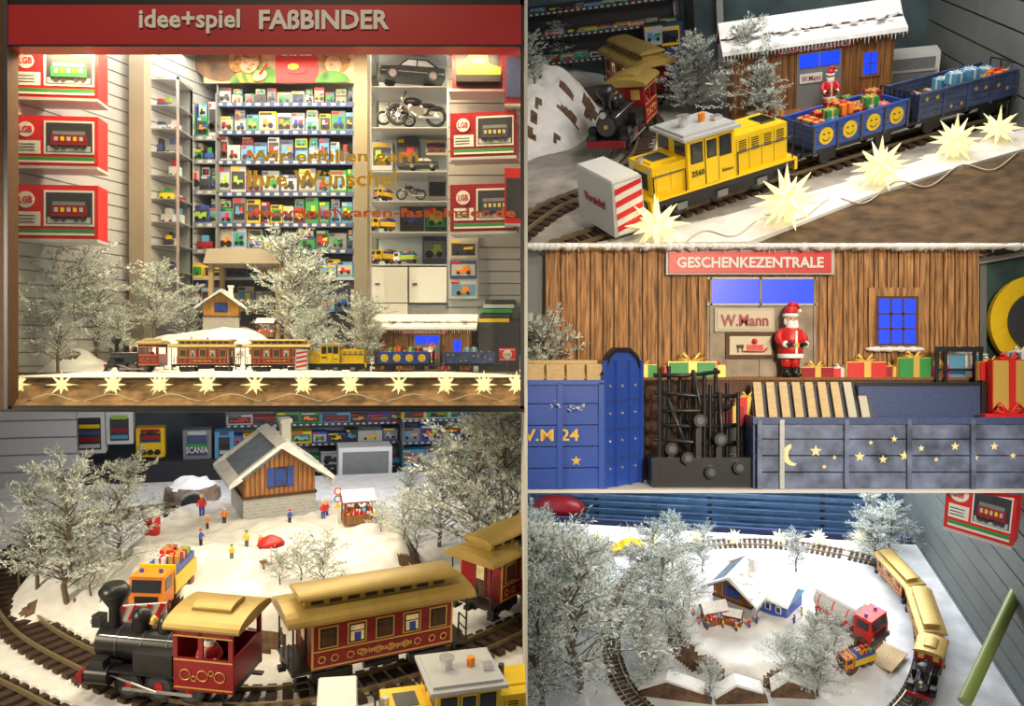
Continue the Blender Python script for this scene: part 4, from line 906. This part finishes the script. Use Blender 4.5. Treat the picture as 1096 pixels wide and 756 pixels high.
b.ext([(-3,122),(8,145),(20,152),(44,152),(59,143),(68,123),(65,123),(57,139),(44,147),(20,147),(10,141),(0,122)],'y',-2,5,BLACK)
for x in(0,20,43,64): b.box(x-1.8,x+1.8,-4,0,0,138,BLUE)
for z in(30,62,94): b.box(-2,66,-1,0,z,z+1.5,NAVY)
for x in(10,31,54):
    for z in(20,50,80,110): b.sph((x,-1,z),1.6,SILV,n=6)
put('blue_wagon',b,P3,bevel=.6)
b=B(); rng=random.Random(13)
for px,py in((706,400),(716,392),(728,400),(742,396),(754,402),(766,394),(778,410),(790,420),(711,408),(735,410),(760,412),(784,430)):
    y=-60-(px%7)*4
    l=P3.V(px,py,y); b.cyl((l.x,y,0),(l.x,y,l.z),2.2,BLACK,n=8)
for a,c in(((700,402),(770,398)),((706,440),(782,436)),((700,470),(795,474)),((742,398),(758,470)),((716,430),(745,500)),((770,420),(775,505)),((700,420),(790,424)),((706,455),(790,455))):
    p=P3.V(*a,-78); q=P3.V(*c,-72); b.tube([p,(p+q)/2+Vector((0,0,-2)),q],2.6,BLACK,6)
for px,py in((748,450),(770,470),(735,490),(790,500),(760,505),(718,480)):
    l=P3.V(px,py,-85); b.cyl((l.x,-92,l.z),(l.x,-72,l.z),7,BLACK); b.cyl((l.x,-93,l.z),(l.x,-92,l.z),4,IRON); b.box(l.x-3,l.x+3,-84,-78,0,l.z,BLACK)
l=P3.R(695,800,488,524,-70); b.box(l[0],l[1],-86,-50,0,l[3],BLACK); put('wagon_coupling',b,P3)
b=B(); y=-92; GB=mat('wagon_greyblue',(.12,.15,.24),.4,var=.6,scale=.05)
q=P3.R(808,1110,452,524,y); x0,x1,zt=q[0],q[1],q[3]
for i in range(4): b.box(x0,x1,y,y+4,i*zt/4,(i+1)*zt/4-1.2,GB)
b.box(x0-3,x1,y-3,y+6,zt-2,zt+5,NAVY)
for px in(812,836,905,972,1040): l=P3.V(px,500,y); b.box(l.x-2.5,l.x+2.5,y-4,y,0,zt+3,LGREY if px in(836,) else GB)
b.box(x0,x1,y+4,-48,40,zt-12,BLACK)
xr=P3.V(928,450,-60).x; n=9
for i in range(n):
    xa=x0+4+(xr-x0-4)*i/n; wd=(xr-x0-4)/n
    b.add([(xa,y+7,zt-2),(xa+wd*.62,y+7,zt-2),(xa+wd*.62+6,-50,zt+42),(xa+6,-50,zt+42),(xa,y+9,zt-4),(xa+wd*.62,y+9,zt-4),(xa+wd*.62+6,-48,zt+40),(xa+6,-48,zt+40)],[(0,1,2,3),(4,5,6,7),(0,1,5,4),(1,2,6,5),(2,3,7,6),(3,0,4,7)],WOODL if i<7 else CREAMB)
b.add([(x0+2,y+10,zt-5),(xr,y+10,zt-5),(xr+6,-47,zt+39),(x0+8,-47,zt+39)],[(0,1,2,3)],CHAR)
l=P3.V(918,450,-60); l2=P3.V(1050,450,-60); b.box(l.x,l2.x,-62,-56,zt-20,zt+38,NAVY); b.box(l.x-2,l2.x+2,-63,-55,zt+38,zt+42,BLACK); b.box(l2.x-2,l2.x+3,-66,-55,zt-20,zt+44,BLACK)
b.box(x0-2,x0+2,y,-48,0,zt+6,NAVY)
PALE=mat('pale_yellow_decal',(.8,.65,.3),.5,emit=.2)
for px,py,r in((873,483,7),(905,478,3),(920,489,6),(932,474,3),(945,492,5),(957,470,4),(968,488,6),(986,480,4),(1002,492,3),(1022,478,5),(1044,490,4),(1064,478,5),(1084,488,4),(882,500,3),(893,490,3)):
    l=P3.V(px,py,y-1); star2(b,l.x,y-1,l.z,r,-6,PALE)
l=P3.V(849,487,y-1); b.ext([(l.x+12*math.cos(t),l.z+12*math.sin(t)) for t in [math.radians(100+16*i) for i in range(12)]]+[(l.x+4+9.5*math.cos(t),l.z+9.5*math.sin(t)) for t in [math.radians(270-14*i) for i in range(11)]],'y',y-1.5,y-1,PALE)
put('star_wagon',b,P3,bevel=.4)
b=B()
for (px,py,w,h,y2,gi) in((1080,442,44,58,-66,1),(1060,420,30,34,-54,0),(1092,400,30,24,-50,7),(800,450,28,26,-54,0),(784,456,22,22,-58,8),(1080,456,60,12,-76,6)):
    l=P3.V(px,py,y2); g0=GIFT[gi]; b.box(l.x-w*.3,l.x+w*.3,y2-4,y2+4,0 if px<850 else 60,l.z,BLACK); gift(b,(l.x,y2,l.z),w,10,h,g0[0],g0[1],.1)
put('gift_pile',b,P3)
b=B()
for px in(1003,1012,1043,1050): l=P3.V(px,372,-38); b.box(l.x-1.8,l.x+1.8,-39,-36,60,l.z,BLACK)
p=P3.V(1003,373,-38);q=P3.V(1050,373,-38); b.box(p.x-2,q.x+2,-40,-35,p.z-4,p.z+2,BLACK); b.box(p.x,q.x,-40,-36,p.z-26,p.z-23,BLACK); put('brake_stand',b,P3)
# ================================================================== 4  snowy oval, steam train
g=P4.G
yb=g(281,512).y
b=B(); b.box(-1300,900,-420,yb,-12,0,SNOW); put('display_deck',b,P4)
b=B(); b.box(-2600,1500,yb+380,yb+390,-300,900,mat('dim_back',(.12,.15,.19),.4,var=.7,scale=.006)); put('wall_back',b,P4)
b=B(); b.box(-2600,1500,yb,yb+390,-300,-290,MGREY); put('floor',b,P4)
b=B(); q=P4.R(-60,80,400,600,yb+30); slatwall(b,q[0],q[1],yb+30,q[2],q[3],34,LGREY,MGREY,6); put('wall_left',b,P4)
YB=yb+150
toyshelf('toy_shelf',P4,242,430,(438,456,478,505),YB,50,.9,3,MGREY,CHAR,(26,60))
toyshelf('toy_shelf',P4,430,562,(430,450,474,500,530),YB-40,50,.9,6,MGREY,NAVY,(26,60))
b=B(); rng=random.Random(3)
for (r,m) in (((80,112,441,486),WHITE),((114,142,441,476),WHITE),((146,176,458,490),YEL),((196,226,460,492),MGREY),((230,250,462,492),CYAN)):
    q=P4.R(*r,YB-20); b.box(q[0],q[1],YB-20,YB+10,q[2],q[3],m); b.box(q[0]+8,q[1]-8,YB-22,YB-20,q[2]+8,q[3]-12,CHAR if m!=MGREY else NAVY)
    for i in range(4): b.box(q[0]+10,q[1]-10,YB-23,YB-22,q[2]+12+14*i,q[2]+20+14*i,rng.choice(TOYS))
q=P4.R(78,262,490,570,YB-22); b.box(q[0],q[1],YB-30,YB+30,q[2],q[3],CHAR); q=P4.V(211,482,YB-26); b.text('SCANIA',(q.x,YB-25,q.z),44,14,WHITE); q=P4.V(161,464,YB-26); b.text('JUMBO',(q.x,YB-25,q.z),40,14,BLACK)
q=P4.V(161,480,YB-26); b.box(q.x-20,q.x+20,YB-28,YB-24,q.z-8,q.z+12,YEL)
for i in range(3): b.cyl((q.x-14+14*i,YB-30,q.z-8),(q.x-14+14*i,YB-24,q.z-8),6,BLACK)
put('toy_package_row',b,P4)
b=B(); q=P4.R(362,420,478,540,yb+40); b.box(q[0],q[1],yb+40,yb+90,q[2],q[3],WHITE); b.box(q[0]+8,q[1]-8,yb+38,yb+40,q[2]+10,q[3]-10,MGREY); put('display_cube',b,P4)
k4=7.3
tp=[(225,545),(150,551),(95,562),(45,580),(14,604),(6,636),(30,676),(90,712),(170,744),(260,754),(350,746),(430,726),(510,697),(600,655)]
track(P4,[g(*p) for p in tp],k4)
track(P4,[g(*p) for p in((-80,710),(0,752),(80,790),(200,815),(350,820),(480,800),(600,760))],k4)
along('steam_locomotive',LOCO,P4,g(114,741),g(256,756),k4*.98,1.4*k4,.1)
along('passenger_coach',COACH,P4,g(298,744),g(492,702),k4*.93,1.4*k4,.1)
along('passenger_coach',COACH,P4,g(482,684),g(612,615),k4*.95,1.4*k4,.1)
along('diesel_locomotive',YLOCO,P4,g(408,836),g(600,805),k4*.92,1.4*k4,.1)
along('snow_plow_wagon',PLOW,P4,g(338,842),g(386,838),k4*.92,1.4*k4,.1)
c=g(285,622); a_=abs(g(452,622).x-g(112,622).x)/2; mound('snow_hill',P4,c.x,c.y+20,a_*1.05,(g(285,548).y-g(285,688).y)/2*1.0,60,11,.28,rock=1.7,amp=.22,n=120)
T=P4.T
l=T(292,549); put('toy_house',HOUSE,P4,l,.22,102*P4.upp(l)/22)
l=T(206,538); mound('snow_bank',P4,l.x,l.y+30,60,46,30,9,.7)
l=T(206,534); put('stone_tunnel',tunnel_mesh(),P4,l,.1,50)
mound('snow_bank',P4,g(90,635).x,g(90,635).y,90,110,44,14,.6,rock=1.5)
l=T(176,642); put('road_truck',TRK1,P4,l,1.3,k4*.78)
l=T(290,608); put('garden_umbrella',UMB,P4,l,.3,k4*.72)
l=T(361,562); put('road_signpost',POST,P4,l,.1,k4*.70)
l=T(382,558); put('market_stall',STALL,P4,l,.1,k4*.62)
for i,(px,py,rz,s) in enumerate(((216,552,0,.72),(215,584,1,.5),(264,585,-.6,.5),(279,588,.6,.5),(346,555,.3,.6),(372,562,2,.55),(402,560,.6,.55),(222,566,1,.45),(350,552,1,.5),(310,560,.5,.45),(248,598,.2,.42),(240,560,0,.5))): 
    l=T(px,py); put('miniature_person',PERS[i%4],P4,l,rz,k4*s)
b=B(); b.lathe([(3,0),(3.2,5),(3,8)],RED,n=18); b.lathe([(3.4,7.8),(3.5,8.6),(2.6,10.4),(.6,11.4)],SNOWF,n=18); b.box(-1.4,1.4,-3.4,-3,5,5.6,BLACK)
put('post_box',b,P4,T(163,572),0,k4*.5)
random.seed(31)
for px,py,h,v in((72,645,150,1),(128,600,104,2),(40,630,110,0),(542,620,175,2),(470,585,110,1),(505,600,150,2),(560,600,130,1),(440,560,62,0)):
    tree(P4,px,py,h,v)
for px,py,h in((98,640,46),(322,622,36),(345,632,44),(300,626,30),(432,578,40),(445,592,34),(85,606,40),(408,570,26)):
    std('frosted_bush',BUSH,P4,px,py,h*1.1)
# ================================================================== 5  view from above
g=P5.G
yb=g(830,574).y
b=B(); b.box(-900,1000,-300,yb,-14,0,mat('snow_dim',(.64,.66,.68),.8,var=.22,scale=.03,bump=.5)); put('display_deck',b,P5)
b=B(); b.box(-1500,1500,yb+180,yb+190,-300,900,mat('dusk_glass',(.06,.12,.22),.25,var=.8,scale=.012,emit=.05,ecol=(.1,.25,.5))); put('wall_back',b,P5)  # faint emission put into the material to brighten the blue backdrop
b=B(); b.box(-1500,1500,yb,yb+190,-120,-110,mat('blue_floor',(.06,.11,.2),.4,var=.6,scale=.03)); put('floor',b,P5)
b=B(); b.box(-1500,1500,yb+12,yb+16,-110,3,NAVY)
for px in(640,760,880,1000): l=P5.V(px,560,yb+120); b.box(l.x-4,l.x+4,yb+120,yb+130,-110,500,CHAR)
for i in range(14): b.box(-1500,1500,yb+60,yb+64,-110+14*i,-104+14*i,mat('blue_slat',(.10,.19,.34),.4,var=.3,scale=.05))
put('window_frame',b,P5)
for px in(600,640,700,746,786,834,876,920):
    l=g(px,583); put('star_lantern',STARM,P5,(l.x,l.y,13),px,14.5)
l=g(672,590); put('model_car',car_mesh(YEL),P5,l,.3,2.8); b=B(); b.sph((0,0,0),1,DRED,2.2,1,1); b.cyl((0,0,-1),(0,0,-4),.05,WHITE); put('magenta_balloon',b,P5,P5.V(598,543,yb+50),0,22)
k5=2.95
tp=[(905,594),(850,585),(790,582),(735,587),(695,602),(668,630),(655,668),(656,705),(672,742),(705,775)]
track(P5,[g(*p) for p in tp],k5*1.05)
track(P5,[g(*p) for p in ((905,594),(945,605),(972,632),(987,668),(990,705),(976,745),(945,780))],k5*1.05)
along('passenger_coach',COACH,P5,g(978,652),g(944,614),k5*.88,1.4*k5)
along('passenger_coach',COACH,P5,g(996,705),g(981,658),k5*.95,1.4*k5)
along('steam_locomotive',LOCO,P5,g(984,754),g(996,715),k5*1.0,1.4*k5)
mound('snow_hill',P5,g(815,672).x,g(815,672).y+10,150,130,24,21,.25,rock=1.1,n=90,amp=.4)
mound('snow_bank',P5,g(700,660).x,g(700,660).y,36,90,16,31,.6,rock=1.2,n=50)
mound('snow_bank',P5,g(905,720).x,g(905,720).y,50,60,10,33,.6,n=50)
T=P5.T
l=T(793,648); put('toy_house',HOUSE,P5,l,-.45,3.5)
b=B(); b.box(-9,9,-7,7,0,8,BLUE); b.ext([(-8,7.5),(8,7.5),(0,13)],'x',-10,10,CYAN); b.ext([(-8.6,7.8),(-8.4,9),(0,13.8),(0,12.9)],'x',-10.4,10.4,SNOWF)
for x in(-6,-1,4): b.box(x,x+2.6,-7.3,-7,2.5,6,WHITE); b.box(x+.4,x+2.2,-7.4,-7.2,2.9,5.6,DARKW)
put('blue_cottage',b,P5,T(830,648),-.5,3.0)
put('market_stall',STALL,P5,T(764,666),.4,3.0)
put('market_stall',STALL,P5,T(785,668),-.2,2.2)
for i,(px,py) in enumerate(((748,668),(757,674),(774,672),(788,676),(802,672),(850,668),(858,660),(870,676),(742,660),(810,668),(842,660),(880,668))): put('miniature_person',PERS[i%4],P5,T(px,py),i*.8,2.2)
put('tank_truck',TRK2,P5,T(908,672),2.45,4.6)
put('road_truck',TRK1,P5,T(916,712),.6,2.4)
b=B()
for i in range(12): b.box(-18+3*i,-15.4+3*i,-13,13,0,1.2,WOODL)
b.box(-19,19,-12,-10,-1,0,WOODD); put('plank_ramp',b,P5,g(950,704,5),1.0,1.2)
for i,(x0_,x1_,y_) in enumerate(((684,762,746),(825,872,744),(765,822,750))):
    a=g(x0_,y_);c=g(x1_,y_); b=B(); w=(c-a).length/2; b.ext([(-w,0),(w,0),(w*.8,14),(-w*.2,26),(-w*.9,8)],'y',-6,6,BROWN2); b.ext([(-w,9),(-w*.2,27),(w*.8,15),(w*.8,18),(-w*.2,31),(-w,13)],'y',-7,12,SNOWF); put('bark_edge',b,P5,(a+c)/2,.1*i)
b=B(); b.box(-12,12,-9,9,0,12,WOODV); b.ext([(-11,11),(11,11),(0,19)],'x',-14,14,SNOWF); b.box(-3,1,-9.4,-9,1,8,WOODD); put('loading_shed',b,P5,g(603,622),.4,2.4)
random.seed(77)
for px,py,h,v in((592,700,130,2),(620,740,140,1),(580,760,120,0),(645,690,80,1),(695,640,66,2),(712,672,72,1),(728,700,60,0),(700,736,50,2),(760,745,36,1),(845,735,50,2),(872,716,52,1),(893,700,40,0),(935,604,50,2),(952,587,44,1),(720,610,50,1),(852,612,40,0),(580,600,46,1),(640,640,60,2),(752,612,40,2),(930,582,46,0),(875,745,50,2),(738,650,44,1),(690,700,60,0),(600,660,70,1)): tree(P5,px,py,h*1.08,v)
b=B(); a=g(945,580);c=g(1075,800); d=c-a; b.M=Matrix.Translation((a.x+45,a.y,0))@Matrix.Rotation(math.atan2(d.y,d.x),4,'Z'); slatwall(b,-160,d.length+200,0,-20,420,28,SLATD,MGREY,5); put('wall_right',b,P5)
b=B(); p=P5.V(1098,612,120); q=P5.V(1032,752,-30); b.cyl(p,q,7,mat('olive_pole',(.22,.28,.06),.4)); put('green_pole',b,P5)
trainbox(P5,(1008,1090,520,572),60,3,-.5)
# ------------------------------------------------------------------ lights
def aim(ob,l,t):
    d=(Vector(t)-Vector(l)).normalized(); ob.location=Vector(l)*S; ob.rotation_euler=d.to_track_quat('-Z','Y').to_euler()
def spot(name,l,t,pw,col,ang,rad=60):
    L=bpy.data.lights.new(name,'SPOT'); L.energy=pw; L.color=col; L.spot_size=math.radians(ang); L.spot_blend=.5; L.shadow_soft_size=rad*S
    o=bpy.data.objects.new(name,L); sc.collection.objects.link(o); aim(o,l,t)
def area(name,l,t,sx,sy,pw,col):
    L=bpy.data.lights.new(name,'AREA'); L.shape='RECTANGLE'; L.size=sx*S; L.size_y=sy*S; L.energy=pw; L.color=col
    o=bpy.data.objects.new(name,L); sc.collection.objects.link(o); aim(o,l,t)
area('unseen_lamp_shop',(-280,1120,425),(-280,1150,0),520,200,85,(1,.90,.70))
area('unseen_lamp_shop',(-280,955,350),(-280,1020,0),520,40,60,(1,.78,.44))  # added unseen light, warms and brightens the diorama from the front
spot('fill_spot',(-500,-50,1300),(-280,950,120),980,(1,.80,.52),34,90)  # unseen spot above the camera, added to expose the shop window
w=P2.W@Vector((40,180,560)); area('fill_area',w,P2.W@Vector((40,150,0)),600,300,88,(1,.93,.80))  # added unseen top light over the yellow train, not a fixture
w=P2.W@Vector((-200,420,500)); area('fill_area',w,P2.W@Vector((-220,500,0)),250,200,45,(1,.95,.88))  # another added light, brightens the left side of the yellow train view
spot('fill_spot',(700,-150,600),(300,1050,240),520,(1,.90,.74),32)  # unseen spot behind the camera, added for exposure of the yellow train
spot('fill_spot',(350,-200,250),(290,980,-10),1000,(1,.82,.58),34)  # front fill for the gift depot, added behind the camera
area('fill_area',(-300,1080,-70),(-330,1100,-400),520,120,36,(1,.86,.60))  # added strip under the divider board, gives the oval top-down shading
area('fill_area',(-350,1480,-72),(-400,1700,-260),700,120,45,(.95,.95,1))  # added out of view to brighten the dark background behind the oval
spot('fill_spot',(-1350,50,260),(-300,1050,-260),1650,(1,.86,.62),36)  # unseen side fill, added to set exposure of the snowy oval
area('fill_area',(380,1250,-60),(330,1150,-400),500,250,84,(.93,.96,1))  # added light hidden behind the depot wall, fills the compartment from above
spot('fill_spot',(500,-200,160),(320,1080,-320),560,(1,.94,.85),30)  # unseen fill behind the camera, added for the view from above
wd=bpy.data.worlds.new('w'); sc.world=wd; wd.use_nodes=True; bg=wd.node_tree.nodes['Background']; bg.inputs[0].default_value=(1,.93,.82,1); bg.inputs[1].default_value=.17
cam=bpy.data.cameras.new('cam'); cam.sensor_width=36; cam.lens=36*F/1096; cam.clip_start=.01; cam.clip_end=200
co=bpy.data.objects.new('camera',cam); sc.collection.objects.link(co); co.rotation_euler=(math.pi/2,0,0); sc.camera=co
print('objects',len(bpy.data.objects))
